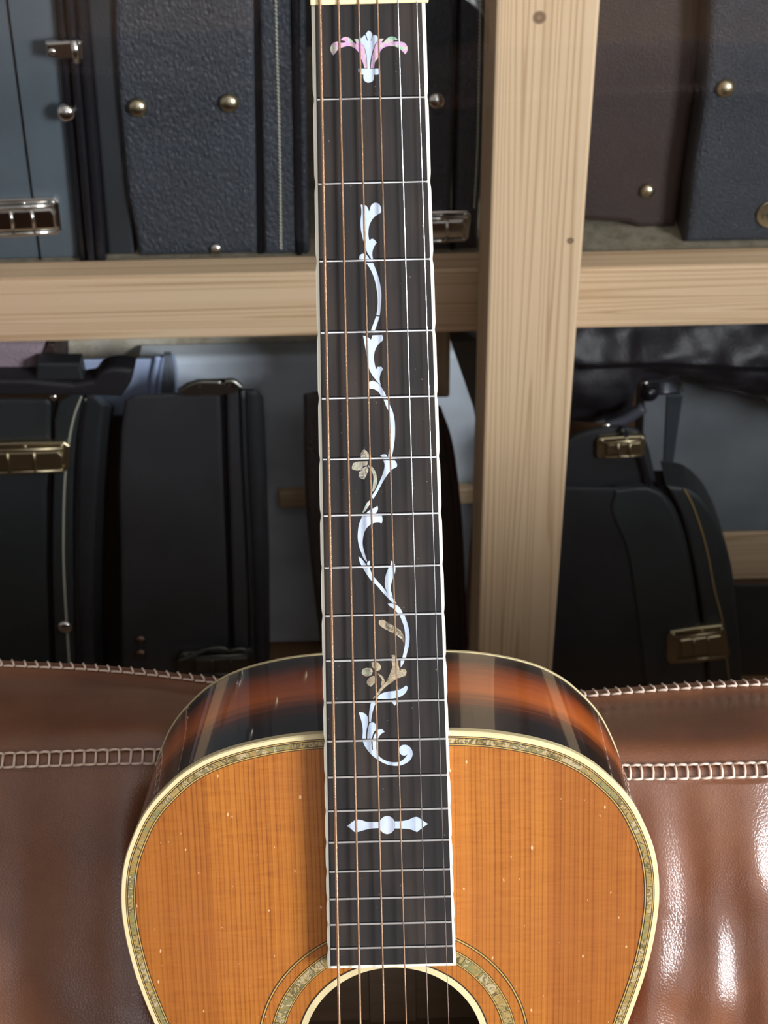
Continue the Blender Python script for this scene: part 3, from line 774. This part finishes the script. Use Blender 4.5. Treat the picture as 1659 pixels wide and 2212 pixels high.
# stitches: one mesh each for the whip stitch on the ridge and the ladder stitch on the seam
def capsule(a, b, r, seg=6): return tube_data([a, a+(b-a)*.5+Vector((0, 0, r*.4)), b], r, seg)
def surf(x, idx):
    i = min(NX-1, max(0, (x+XW)/(2*XW)*NX)); k = int(i); t = i-k
    return rows[k][idx]*(1-t) + rows[k+1][idx]*t
TR = .00075
p1, p2 = .0070, .0064
wv, wfc = join_data([tube_data([Vector((-p1*.46, 0, 0)), Vector((0, 0, .0003)), Vector((p1*.40, 0, 0))], TR, 6), tube_data([Vector((p1*.40, 0, 0)), Vector((p1*.30, .002, .0010)), Vector((p1*.08, .0062, .0002))], TR, 6)])
lv, lf = join_data([tube_data([Vector((-p2*.5, .0038, -.0003)), Vector((0, .0041, .0006)), Vector((p2*.42, .0038, .0002))], TR, 6), tube_data([Vector((-p2*.5, -.0038, -.0003)), Vector((0, -.0041, .0006)), Vector((p2*.42, -.0038, .0002))], TR, 6), tube_data([Vector((p2*.42, .0038, .0002)), Vector((p2*.46, 0, .0009)), Vector((p2*.42, -.0038, .0002))], TR, 6)])
def stitch_mesh(nm, v, f):
    me = bpy.data.meshes.new(nm); me.from_pydata([tuple(a) for a in v], [], f); me.materials.append(THREAD)
    me.polygons.foreach_set('use_smooth', [True]*len(me.polygons)); return me
whip_me, lad_me = stitch_mesh('whip_stitch', wv, wfc), stitch_mesh('ladder_stitch', lv, lf)
def place(me, nm, x, idx, di, lift):
    p = surf(x, idx); t = (surf(x+.004, idx)-surf(x-.004, idx)).normalized()
    u = (surf(x, idx-di)-surf(x, idx+di)); u = (u-t*u.dot(t)).normalized(); n = t.cross(u)
    mm = Matrix.Identity(4); q = p+n*lift
    for i in range(3): mm[i][0], mm[i][1], mm[i][2], mm[i][3] = t[i], u[i], n[i], q[i]
    o = bpy.data.objects.new(nm, me); COL.objects.link(o); o.parent = sofa
    j = (hash((round(x*1e5), nm)) % 100)/100-.5
    o.matrix_local = mm @ Matrix.Rotation(j*.10, 4, 'Z')
x = -.33
while x < .36:
    if not -.095 < x < .105: place(whip_me, 'whip_stitch', x, ridge_i+2, 4, .0006)
    x += p1
x = -.33
while x < .36:
    if not -.10 < x < .10: place(lad_me, 'ladder_stitch', x, seam_i-4, 8, .0008)
    x += p2
# ================================================================== THE GUITAR
# local frame: x across, y up the neck from the tail, z out of the fingerboard face; the neck data below run down from the nut (v)
RV = (0.26140798, -0.00418348, -0.02387728); TV = (-0.00637847, -0.20616681, 0.62731709)
_r = Vector(RV); Rm = Matrix.Rotation(_r.length, 3, _r.normalized())
def cv2w(v): return RT*v[0] + DN*v[1] + fwd*v[2]
GX, GY, GZ = cv2w(Rm.col[0]), cv2w(-Rm.col[1]), cv2w(-Rm.col[2])
NUT = CAM + cv2w(TV)
SCALE = .645; TAIL = .8235; HB = .009; DEPTH = .110
gm = Matrix.Identity(4)
org = NUT - GY*TAIL
for i in range(3): gm[i][0], gm[i][1], gm[i][2], gm[i][3] = GX[i], GY[i], GZ[i], org[i]
guitar = thing('acoustic_guitar', (0, 0, 0), 'acoustic guitar with amber top and vine-inlaid fingerboard leaning on the sofa', 'guitar')
guitar.matrix_world = gm
gmi = gm.inverted()
def G(x, v, h): return Vector((x, TAIL-v, h))
def unp(px, py, h=0.0):                    # pixel -> (x, v) on the plane z = h of the guitar
    o = gmi @ CAM; d = gmi.to_3x3() @ ray(px, py)
    q = o + d*((h-o.z)/d.z)
    return q.x, TAIL-q.y
def fret_v(n): return SCALE*(1-2**(-n/12))
# ---- body outline
half = [(0, 322.3), (29, 323), (46, 324.2), (57, 325.9), (70, 328.8), (84, 333.7), (91, 337.5), (97.5, 341.8), (105, 348.8), (111.6, 355.8), (117.3, 364), (121.6, 373), (125.2, 381.8), (127.8, 391.5), (129.2, 402), (129.6, 413), (128.8, 424.5), (127.2, 436.3), (125, 448), (122.3, 458.6), (119.2, 469.2), (115.8, 480), (110, 502), (105.5, 525), (104.5, 545), (108, 565), (117, 588), (132, 612), (150, 637), (166, 662), (177, 690), (180, 715), (176, 745), (163, 775), (140, 800), (108, 815), (70, 821), (35, 823), (0, 823.5)]
pts = [(x/1000, v/1000) for x, v in half] + [(-x/1000, v/1000) for x, v in half[-2:0:-1]]
dense = smoothpoly(pts, 8, 80)
def resample(P, n):
    A = np.array(P+[P[0]]); s = np.r_[0, np.cumsum(np.linalg.norm(np.diff(A, axis=0), axis=1))]
    u = np.linspace(0, s[-1], n+1)[:-1]
    return np.c_[np.interp(u, s, A[:, 0]), np.interp(u, s, A[:, 1])], s[-1]
NO = 600
OUT, PERI = resample(dense, NO)
for _ in range(3): OUT = (np.roll(OUT, 1, 0)+2*OUT+np.roll(OUT, -1, 0))/4
tn = np.roll(OUT, -1, 0)-np.roll(OUT, 1, 0); tn /= np.linalg.norm(tn, axis=1)[:, None]
NRM = np.c_[tn[:, 1], -tn[:, 0]]
cen = np.array([0, .6])
if ((OUT-cen)*NRM).sum() < 0: NRM = -NRM            # outward normal
def off(d): return OUT - NRM*d                       # inset by d
def loop(d, h): return [G(x, v, h) for x, v in off(d)]
def strip(name, rings, material, parent, smooth=True, closed_sec=False, label=None):
    n = NO; V = [p for r in rings for p in r]; Fc = []
    k = len(rings)
    for j in range(k if closed_sec else k-1):
        for i in range(n):
            a, b = j*n+i, j*n+(i+1) % n
            c, d = ((j+1) % k)*n+(i+1) % n, ((j+1) % k)*n+i
            Fc.append((a, b, c, d))
    o = meshobj(name, V, Fc, material, parent, smooth, label)
    bm = bmesh.new(); bm.from_mesh(o.data); bmesh.ops.recalc_face_normals(bm, faces=bm.faces); bm.to_mesh(o.data); bm.free()
    return o
SB = -HB
sides = strip('body_rim', [loop(0, SB-.0035 - (DEPTH-.0055)*k/24) for k in range(25)], BURST, guitar, label='glossy sunburst rim, dark brown with a red-orange middle')
bm = bmesh.new(); bmesh.ops.recalc_face_normals
lining = strip('rim_lining', [loop(.004, SB-.004), loop(.004, SB-DEPTH+.003)], INSIDE, guitar)
# binding: cream L-section, a hair proud of the rim
bind = strip('top_binding', [loop(-.0003, SB-.0042), loop(-.0004, SB-.0005), loop(.0001, SB+.0002), loop(.0020, SB+.0002), loop(.0021, SB-.0042)], CREAM, guitar, smooth=False, closed_sec=True, label='aged cream binding round the top')
strip('back_binding', [loop(-.0003, SB-DEPTH-.0005), loop(-.0004, SB-DEPTH+.0018), loop(.002, SB-DEPTH+.0018), loop(.002, SB-DEPTH-.0005)], CREAM, guitar, smooth=False, closed_sec=True)
# soundboard with its hole
HC = (0.0, .4905); RH = .0444
def flat_with_hole(name, outer, inner, h0, material, parent):
    bm = bmesh.new()
    es = []
    for lp in (outer, inner):
        if not lp: continue
        vs = [bm.verts.new(p) for p in lp]
        es += [bm.edges.new((vs[i], vs[(i+1) % len(vs)])) for i in range(len(vs))]
    r = bmesh.ops.triangle_fill(bm, use_beauty=True, edges=es)
    fs = [g for g in bm.faces]
    ext = bmesh.ops.extrude_face_region(bm, geom=fs)
    for g in ext['geom']:
        if isinstance(g, bmesh.types.BMVert): g.co.z -= h0
    bmesh.ops.recalc_face_normals(bm, faces=bm.faces)
    return bmobj(name, bm, material, parent)
def circ(r, h, n=96, c=HC): return [G(c[0]+r*math.cos(2*math.pi*i/n), c[1]+r*math.sin(2*math.pi*i/n), h) for i in range(n)]
top = flat_with_hole('soundboard', loop(.0015, SB), circ(RH, SB), .0028, SPRUCE, guitar); top['label'] = 'amber aged spruce top'
flat_with_hole('back_panel', loop(.0015, SB-DEPTH), None, -.003, INSIDE, guitar)
# purfling: dark and ochre lines either side of the abalone
pur = strip('purfling', [loop(.0020, SB+.00012), loop(.0070, SB+.00012)], DARKLINE, guitar, False, label='dark purfling band with ochre lines and abalone')
for a, b in ((.00238, .00282), (.0061, .0066)):
    strip('purfling_line', [loop(a, SB+.0002), loop(b, SB+.0002)], OCHRE, pur, False)
# abalone segments along the edge
i = 0; rnd = random.Random(3)
A0, A1 = off(.0032), off(.0057)
while i < NO:
    n = rnd.randint(2, 5); j = min(i+n, NO)
    idx = [k % NO for k in range(i, j+1)]
    V = []
    for k in idx: V += [G(*A0[k], SB+.0003), G(*A1[k], SB+.0003)]
    shr = .00006
    m_ = len(idx)
    nV = [v.copy() for v in V]
    d0 = (V[2]-V[0]).normalized()*shr; d1 = (V[-1]-V[-3]).normalized()*shr
    nV[0] += d0; nV[1] += d0; nV[-1] -= d1; nV[-2] -= d1
    low = [v-Vector((0, 0, .0003)) for v in nV]
    VV = nV+low; q = 2*m_
    Fc = [(2*k, 2*k+1, 2*k+3, 2*k+2) for k in range(m_-1)]
    Fc += [(2*k, 2*k+2, q+2*k+2, q+2*k) for k in range(m_-1)] + [(2*k+1, q+2*k+1, q+2*k+3, 2*k+3) for k in range(m_-1)]
    Fc += [(0, q, q+1, 1), (q-2, q-1, 2*q-1, 2*q-2)]
    meshobj('abalone_piece', VV, Fc, ABALONE, pur)
    i = j
# rosette
def ring_data(r0, r1, h0, h1, a0=0, a1=2*math.pi, n=120):
    V, Fc = [], []
    full = abs(a1-a0-2*math.pi) < 1e-6
    m_ = n if full else n+1
    for i in range(m_):
        a = a0+(a1-a0)*i/n
        for r, h in ((r0, h0), (r1, h0), (r1, h1), (r0, h1)):
            V.append(G(HC[0]+r*math.cos(a), HC[1]+r*math.sin(a), h))
    for i in range(n):
        b, c = i*4, ((i+1) % m_)*4
        for k in range(4): Fc.append((b+k, b+(k+1) % 4, c+(k+1) % 4, c+k))
    if not full: Fc += [(0, 1, 2, 3), tuple(n*4+k for k in (3, 2, 1, 0))]
    return V, Fc
ros = meshobj('rosette', *join_data([ring_data(.0548, .0614, SB, SB+.00012), ring_data(.0659, .0674, SB, SB+.00012), ring_data(.0474, .0481, SB, SB+.00012)]), DARKLINE, guitar, label='ring of abalone round the soundhole between ochre lines')
for a, b in ((.05515, .0556), (.0606, .06105), (.06635, .06695)):
    meshobj('rosette_line', *ring_data(a, b, SB, SB+.0002), OCHRE, ros)
meshobj('soundhole_binding', *ring_data(.0443, .0474, SB-.003, SB+.0003), CREAM, ros)
a = 0
while a < 2*math.pi-.01:
    da = rnd.uniform(.09, .22); e = min(a+da, 2*math.pi)
    meshobj('abalone_piece', *ring_data(.0559, .0603, SB, SB+.00028, a+.002, e-.002, 4), ABALONE, ros)
    a = e
# inside of the body: braces, neck block
for (x0, x1, v0, v1, h0, h1) in ((-.12, .12, .415, .432, .012, 0), (-.10, .10, .545, .557, .012, 0), (-.16, .16, .66, .674, .014, 0)):
    meshobj('back_brace', *box_data(x0, x1, TAIL-v1, TAIL-v0, SB-DEPTH+.003, SB-DEPTH+.003+h0), INSIDE, guitar)
meshobj('centre_strip', *box_data(-.013, .013, .012, TAIL-.38, SB-DEPTH+.003, SB-DEPTH+.0055), INSIDE, guitar)
meshobj('neck_block', *box_data(-.032, .032, TAIL-.375, TAIL-.328, SB-DEPTH+.003, SB-.003), INSIDE, guitar)
# ---- fingerboard
VE = .4405
def wf(v): return .02184 + (.02752-.02184)*v/(SCALE/2)           # half width of the ebony
def board_edge():
    out = []
    nfr = [fret_v(n) for n in range(1, 21)]
    for k in range(0, 441):
        v = -.0015 + (VE+.0015-.0012)*k/440
        d = min(abs(v-q) for q in nfr)
        out.append((v, wf(v)+.0014-.00042*math.exp(-(d/.0022)**2)))
    return out
EDGE = board_edge()
V = []
for v, x in EDGE: V += [G(-wf(v), v, 0), G(wf(v), v, 0)]
n = len(EDGE); low = [p-Vector((0, 0, HB)) for p in V]
V = V+low; q = 2*n
Fc = [(2*k, 2*k+2, 2*k+3, 2*k+1) for k in range(n-1)] + [(0, 1, q+1, q), (q-2, 2*q-2, 2*q-1, q-1)]
board = meshobj('fingerboard', V, Fc, EBONY, guitar, label='worn dark ebony fingerboard with cream binding and pearl vine')
def side_binding(sg):
    V, Fc = [], []
    for v, x in EDGE:
        V += [G(sg*(wf(v)), v, .0001), G(sg*x, v, .0001-.0002), G(sg*x, v, -HB), G(sg*wf(v), v, -HB)]
    for k in range(len(EDGE)-1):
        for j in range(4): Fc.append((4*k+j, 4*k+4+j, 4*k+4+(j+1) % 4, 4*k+(j+1) % 4))
    o = meshobj('board_binding', V, Fc, IVORY, board)
    bm = bmesh.new(); bm.from_mesh(o.data); bmesh.ops.recalc_face_normals(bm, faces=bm.faces); bm.to_mesh(o.data); bm.free()
for sg in (-1, 1): side_binding(sg)
xe = EDGE[-1][1]
meshobj('board_binding', *box_data(-xe, xe, TAIL-VE, TAIL-VE+.0013, -HB, .0001), IVORY, board)
# frets
for nfr in range(1, 20):
    v = fret_v(nfr); x = wf(v)-.0001
    prof = [(-.0006, 0), (-.0005, .0005), (-.0002, .0009), (.0002, .0009), (.0005, .0005), (.0006, 0)]
    V = [G(sx*x*(1-.012*(h > .0003)), v+d, h) for sx in (-1, 1) for d, h in prof]
    Fc = [(k, k+1, 7+k, 6+k) for k in range(5)] + [(0, 1, 2, 3, 4, 5), (11, 10, 9, 8, 7, 6)]
    o = meshobj('fret', V, Fc, NICKEL, board)
    # dark strip painting in the shadow line on the headward side of each fret
    meshobj('fret_shadow', *box_data(-x, x, TAIL-v+.0006, TAIL-v+.0009, -.0002, .00004), BLACKGAP, board)
# nut
bevbox('nut', (-.0236, .0245, TAIL+.0010, TAIL+.0060, -.004, .0016), NUTM, guitar, .0004)
# ---- inlays, outlines in the photograph's pixel frame laid on the board plane
CR = {1: (660, 0, 5.53), 2: (660, 380, 5.53), 3: (660, 780, 5.184), 4: (660, 1080, 5.184), 5: (660, 1380, 4.879), 6: (660, 1700, 4.319)}
def cp(c, l): o = CR[c]; return [(o[0]+x/o[2], o[1]+y/o[2]) for x, y in l]
def inlay(name, pts, material, sub=4):
    q = [unp(a, b, 0) for a, b in smoothpoly(pts, sub)]
    bm = bmesh.new()
    extrude_poly(bm, [G(x, v, .00012) for x, v in q], [G(x, v, -.0008) for x, v in q])
    return bmobj(name, bm, material, board)
P, AB, AP = PEARL, ABALONE_BROWN, ABALONE_PINK
inlay('flower_inlay', cp(1, [(750, 365), (775, 375), (798, 408), (796, 425), (779, 488), (786, 490), (806, 420), (845, 425), (868, 450), (865, 480), (840, 510), (815, 570), (795, 630), (780, 700), (772, 760), (768, 818), (738, 818), (735, 740), (728, 660), (712, 590), (690, 540), (655, 490), (655, 455), (675, 450), (690, 430), (712, 418), (737, 490), (745, 488), (728, 430), (718, 405)]), P)
inlay('pot_inlay', cp(1, [(632, 818), (880, 818), (880, 870), (865, 890), (812, 893), (818, 930), (800, 970), (770, 985), (735, 985), (705, 965), (692, 930), (692, 893), (650, 880), (635, 855)]), P)
inlay('leaf_inlay', cp(1, [(330, 660), (305, 620), (297, 575), (315, 530), (350, 503), (385, 497), (418, 512), (470, 508), (475, 492), (425, 480), (425, 465), (455, 445), (495, 440), (540, 465), (575, 505), (600, 525), (605, 505), (580, 475), (600, 465), (640, 475), (660, 495), (690, 545), (710, 600), (724, 670), (731, 750), (733, 812), (705, 812), (690, 760), (665, 700), (640, 640), (610, 595), (560, 560), (510, 550), (460, 560), (415, 575), (380, 600), (355, 635)]), AP)
inlay('leaf_inlay', cp(1, [(1190, 648), (1215, 610), (1220, 570), (1195, 525), (1160, 500), (1120, 495), (1045, 498), (1050, 488), (1100, 475), (1075, 448), (1030, 435), (985, 450), (945, 490), (918, 515), (910, 500), (935, 465), (900, 462), (872, 478), (848, 512), (823, 572), (803, 640), (788, 720), (778, 812), (820, 812), (830, 740), (860, 700), (885, 640), (900, 600), (950, 562), (1010, 550), (1070, 555), (1120, 580), (1160, 615)]), AP)
inlay('vine_inlay', cp(2, [(660, 342), (680, 345), (720, 355), (745, 385), (757, 425), (770, 395), (785, 350), (815, 325), (850, 322), (885, 345), (903, 390), (905, 435), (865, 460), (820, 490), (785, 540), (762, 590), (752, 650), (752, 720), (762, 770), (790, 752), (815, 757), (850, 795), (825, 835), (805, 880), (797, 940), (805, 995), (790, 998), (765, 960), (735, 910), (715, 850), (695, 790), (678, 720), (662, 640), (657, 540), (668, 430)]), P)
inlay('vine_inlay', cp(2, [(638, 1002), (640, 965), (660, 938), (690, 928), (720, 935), (745, 965), (772, 1002)]), P)
inlay('vine_inlay', cp(2, [(725, 1040), (808, 1040), (835, 1110), (868, 1200), (892, 1300), (905, 1400), (905, 1480), (898, 1570), (888, 1668), (846, 1664), (855, 1600), (862, 1500), (855, 1400), (838, 1290), (812, 1200), (775, 1115)]), P)
inlay('vine_inlay', cp(2, [(843, 1676), (886, 1680), (862, 1750), (825, 1852), (778, 1855), (812, 1760)]), P)
inlay('vine_inlay', cp(2, [(688, 1910), (730, 1915), (782, 1958), (800, 1905), (915, 1900), (928, 1940), (920, 1965), (880, 2000), (850, 2040), (825, 2100), (815, 2180)]) + cp(3, [(770, 10), (780, 60), (790, 95), (805, 65), (850, 62), (868, 90), (845, 130), (830, 190), (835, 240), (845, 280), (800, 225), (750, 160), (715, 95), (705, 50), (700, 5)]) + cp(2, [(735, 2190), (722, 2100), (705, 2000)]), P)
inlay('vine_inlay', cp(3, [(700, 250), (720, 230), (760, 225), (800, 240), (842, 283), (880, 340), (902, 388), (845, 388), (815, 345), (780, 320), (740, 308), (700, 318)]), P)
inlay('vine_inlay', cp(3, [(874, 430), (916, 430), (945, 490), (975, 560), (997, 660), (1003, 770), (998, 880), (985, 980), (965, 1075), (925, 1078), (935, 1000), (950, 900), (955, 800), (950, 700), (945, 620), (930, 565), (905, 510)]), P)
inlay('vine_inlay', cp(3, [(838, 1055), (870, 1042), (905, 1048), (922, 1080), (870, 1080)]), P)
inlay('vine_inlay', cp(3, [(872, 1112), (1000, 1112), (1022, 1145), (1025, 1180), (1010, 1190), (965, 1215), (925, 1260), (885, 1320), (850, 1380), (815, 1450), (780, 1510), (755, 1545), (745, 1510), (780, 1450), (820, 1370), (855, 1290), (880, 1210), (885, 1160)]), P)
inlay('blossom_inlay', cp(3, [(655, 985), (640, 1000), (618, 1040), (620, 1082), (680, 1084), (715, 1072), (705, 1035), (680, 1005)]), AB)
inlay('blossom_inlay', cp(3, [(520, 1180), (535, 1145), (570, 1128), (640, 1122), (700, 1122), (690, 1165), (650, 1175), (620, 1215), (580, 1225), (545, 1218), (520, 1210)]), AB)
inlay('blossom_inlay', cp(3, [(650, 1190), (690, 1180), (705, 1210), (690, 1260), (655, 1325), (615, 1310), (595, 1280), (605, 1240)]), AB)
inlay('tendril_inlay', cp(3, [(697, 1170), (720, 1165), (760, 1200), (790, 1260), (800, 1320), (790, 1400), (765, 1450), (745, 1460), (755, 1380), (760, 1300), (745, 1240), (715, 1200)]), AB)
inlay('leaf_inlay', cp(3, [(720, 1555), (722, 1600), (695, 1640), (650, 1695), (638, 1695), (660, 1640), (685, 1590)]), ABALONE_PINK)
inlay('vine_inlay', cp(3, [(680, 1698), (730, 1660), (775, 1640), (805, 1620), (812, 1650), (800, 1685), (780, 1702)]), P)
inlay('vine_inlay', cp(4, [(635, 182), (855, 178), (863, 215), (855, 260), (815, 252), (765, 258), (720, 280), (680, 320), (655, 375), (642, 440), (640, 500), (655, 570), (675, 640), (690, 685), (680, 690), (655, 660), (625, 590), (600, 520), (585, 440), (585, 370), (595, 290), (612, 235)]), P)
inlay('vine_inlay', cp(4, [(593, 635), (620, 650), (650, 685), (685, 730), (625, 730), (605, 690)]), P)
inlay('vine_inlay', cp(4, [(690, 700), (705, 684), (722, 682), (720, 728), (690, 728)]), P)
inlay('vine_inlay', cp(4, [(640, 758), (718, 756), (745, 830), (790, 890), (840, 945), (900, 1020), (960, 1080), (1020, 1160), (985, 1155), (930, 1105), (860, 1030), (790, 950), (745, 910), (700, 855)]), P)
inlay('vine_inlay', cp(4, [(960, 680), (980, 690), (1005, 728), (950, 728)]), P)
inlay('vine_inlay', cp(4, [(932, 755), (1006, 755), (1005, 800), (980, 870), (960, 940), (955, 1000), (978, 1088), (940, 1062), (905, 1015), (888, 950), (890, 890), (905, 820)]), P)
inlay('vine_inlay', cp(4, [(918, 1162), (960, 1158), (1010, 1172), (1050, 1200), (1088, 1262), (1030, 1262), (990, 1218), (945, 1190)]), P)
inlay('vine_inlay', cp(4, [(1054, 1292), (1108, 1292), (1140, 1380), (1160, 1470), (1165, 1560), (1155, 1640), (1135, 1720), (1125, 1764), (1085, 1764), (1100, 1690), (1115, 1600), (1115, 1500), (1100, 1410)]), P)
inlay('leaf_inlay', cp(4, [(820, 1350), (855, 1340), (910, 1365), (970, 1400), (1020, 1430), (1070, 1470), (1105, 1535), (1105, 1610), (1085, 1570), (1040, 1530), (980, 1490), (900, 1450), (840, 1410), (820, 1380)]), AB)
inlay('vine_inlay', cp(4, [(1065, 1800), (1108, 1798), (1090, 1840), (1065, 1875)]), P)
inlay('blossom_inlay', cp(5, [(695, 250), (730, 240), (770, 255), (795, 290), (785, 325), (750, 340), (725, 320), (700, 290)]), AB)
inlay('blossom_inlay', cp(5, [(590, 360), (605, 320), (645, 305), (690, 308), (708, 340), (690, 385), (640, 395), (605, 380)]), AB)
inlay('blossom_inlay', cp(5, [(720, 390), (745, 410), (735, 450), (690, 505), (655, 485), (645, 450), (665, 415), (700, 395)]), AB)
inlay('tendril_inlay', cp(5, [(760, 365), (795, 380), (830, 430), (830, 480), (805, 510), (795, 470), (805, 430), (780, 395)]), AB)
inlay('leaf_inlay', cp(5, [(905, 172), (935, 168), (960, 182), (962, 198), (912, 200)]), AB)
inlay('leaf_inlay', cp(5, [(905, 225), (975, 225), (985, 300), (1005, 320), (1045, 315), (1065, 345), (1055, 385), (1020, 400), (960, 420), (900, 465), (850, 500), (800, 550), (770, 590), (720, 625), (708, 630), (740, 590), (780, 530), (830, 480), (870, 410), (895, 350), (915, 290)]), AB)
inlay('vine_inlay', cp(5, [(760, 612), (800, 577), (860, 557), (940, 547), (1010, 525), (1060, 490), (1078, 510), (1065, 550), (1030, 590), (980, 615), (880, 632), (760, 632)]), P)
inlay('vine_inlay', cp(5, [(905, 662), (960, 660), (955, 690), (940, 702)]), P)
inlay('vine_inlay', cp(5, [(690, 668), (770, 664), (735, 690), (715, 740), (700, 800), (690, 875), (670, 875), (668, 800), (675, 740)]), P)
inlay('vine_inlay', cp(5, [(560, 775), (605, 778), (640, 800), (660, 840), (660, 890), (643, 960), (638, 1050), (600, 1050), (603, 950), (590, 870)]), P)
inlay('vine_inlay', cp(5, [(672, 887), (710, 880), (745, 900), (748, 945), (715, 990), (700, 1050), (650, 1050), (655, 970)]), P)
inlay('vine_inlay', cp(5, [(748, 985), (770, 955), (805, 952), (833, 980), (800, 1000), (775, 1030), (765, 1050), (712, 1050), (725, 1010)]), P)
inlay('vine_inlay', cp(5, [(605, 1075), (692, 1075), (700, 1170), (710, 1170), (706, 1075), (750, 1075), (745, 1140), (755, 1200), (790, 1250), (840, 1280), (900, 1298), (960, 1300), (1010, 1285), (1050, 1250), (1075, 1215), (1045, 1230), (1010, 1220), (985, 1185), (990, 1145), (1020, 1120), (1060, 1118), (1100, 1140), (1125, 1180), (1128, 1225), (1100, 1280), (1050, 1315), (990, 1335), (920, 1335), (850, 1320), (780, 1285), (700, 1225), (645, 1160), (615, 1110)]), P)
inlay('pointed_inlay', cp(6, [(388, 363), (430, 330), (470, 305), (520, 308), (560, 322), (620, 325), (690, 325), (690, 383), (630, 385), (570, 395), (500, 415), (465, 422), (425, 390)]), P)
inlay('round_inlay', cp(6, [(762+75*math.cos(a*math.pi/12), 354+84*math.sin(a*math.pi/12)) for a in range(24)]), P)
inlay('pointed_inlay', cp(6, [(830, 320), (890, 318), (950, 308), (1035, 278), (1090, 310), (1142, 343), (1090, 380), (1040, 420), (980, 395), (920, 388), (830, 385)]), P)
# ---- strings
sn = [(-.01959, .0), (-.01209, 0), (-.00391, 0), (.00376, 0), (.01205, 0), (.01969, 0)]
sb = [-.02611, -.01584, -.00431, .00634, .01688, .02685]
dia = [.00140, .00108, .00086, .00068, .00046, .00036]
sm = [WOUND, WOUNDF, WOUNDF, WOUNDF, STEEL, STEEL]
for k in range(6):
    x0 = sn[k][0]; x1 = x0 + (sb[k]-x0)*SCALE/.469
    pts_ = [G(x0-.0006*(k-2.5), -.06, -.003), G(x0, -.0035, .0016+dia[k]/2-.0002), G(x0 + (x1-x0)*.5, SCALE/2, .0029), G(x1, SCALE, .0044), G(x1, SCALE+.012, -.004)]
    d = tube_data(pts_, dia[k]/2, 8)
    meshobj('string', *d, sm[k], guitar, True, label=('plain steel string' if k > 3 else 'bronze wound string'))
# ---- neck, heel, headstock, bridge
V, Fc = [], []
NS = 14
stations = [(-.002, .0225, .0135), (.10, .0242, .0145), (.22, .0262, .0160), (.27, .0270, .0185), (.300, .0272, .034), (.318, .0265, .070), (.3245, .024, .100)]
for v, hw, dp in stations:
    for k in range(NS+1):
        an = math.pi*k/NS
        V.append(G(-hw*math.cos(an), v, -.008-dp*math.sin(an)**.85))
for s_ in range(len(stations)-1):
    for k in range(NS): Fc.append((s_*(NS+1)+k, s_*(NS+1)+k+1, (s_+1)*(NS+1)+k+1, (s_+1)*(NS+1)+k))
Fc.append(tuple(range(NS+1))); Fc.append(tuple(range((len(stations)-1)*(NS+1), len(stations)*(NS+1)))[::-1])
meshobj('neck', V, Fc, MAHOG, guitar, True)
tilt = math.radians(15)
def HS(x, d, h): return G(x, -.006-d*math.cos(tilt), -.004-d*math.sin(tilt)+h*math.cos(tilt))
hp = [(-.022, 0), (-.030, .028), (-.034, .17), (-.030, .182), (.030, .182), (.034, .17), (.030, .028), (.022, 0)]
bm = bmesh.new(); extrude_poly(bm, [HS(x, d, 0) for x, d in hp], [HS(x, d, -.014) for x, d in hp], .001)
head = bmobj('headstock', bm, MAHOG, guitar)
for sx in (-1, 1):
    for k in range(3):
        d = .045+.045*k
        p = [tube_data([HS(sx*.021, d, 0), HS(sx*.021, d, .012)], .003, 10), tube_data([HS(sx*.030, d, -.007), HS(sx*.044, d, -.007)], .002, 8), tube_data([HS(sx*.044, d, -.007), HS(sx*.055, d, -.007)], .006, 10)]
        meshobj('tuner', *join_data(p), CHROME, head, False)
bp = [(-.078, .642), (-.05, .640), (.05, .640), (.078, .642), (.080, .655), (.078, .666), (.05, .669), (-.05, .669), (-.078, .666), (-.080, .655)]
bm = bmesh.new(); extrude_poly(bm, [G(x, v, SB+.0085) for x, v in bp], [G(x, v, SB) for x, v in bp], .002)
bridge = bmobj('bridge', bm, EBONY, guitar)
bevbox('saddle', (-.037, .037, TAIL-SCALE-.0012, TAIL-SCALE+.0012, SB+.006, SB+.0128), NUTM, bridge, .0004)
for k in range(6):
    x1 = sn[k][0] + (sb[k]-sn[k][0])*SCALE/.469
    meshobj('bridge_pin', *tube_data([G(x1, SCALE+.013, SB+.005), G(x1, SCALE+.013, SB+.012)], .003, 10), IVORY, bridge, True)
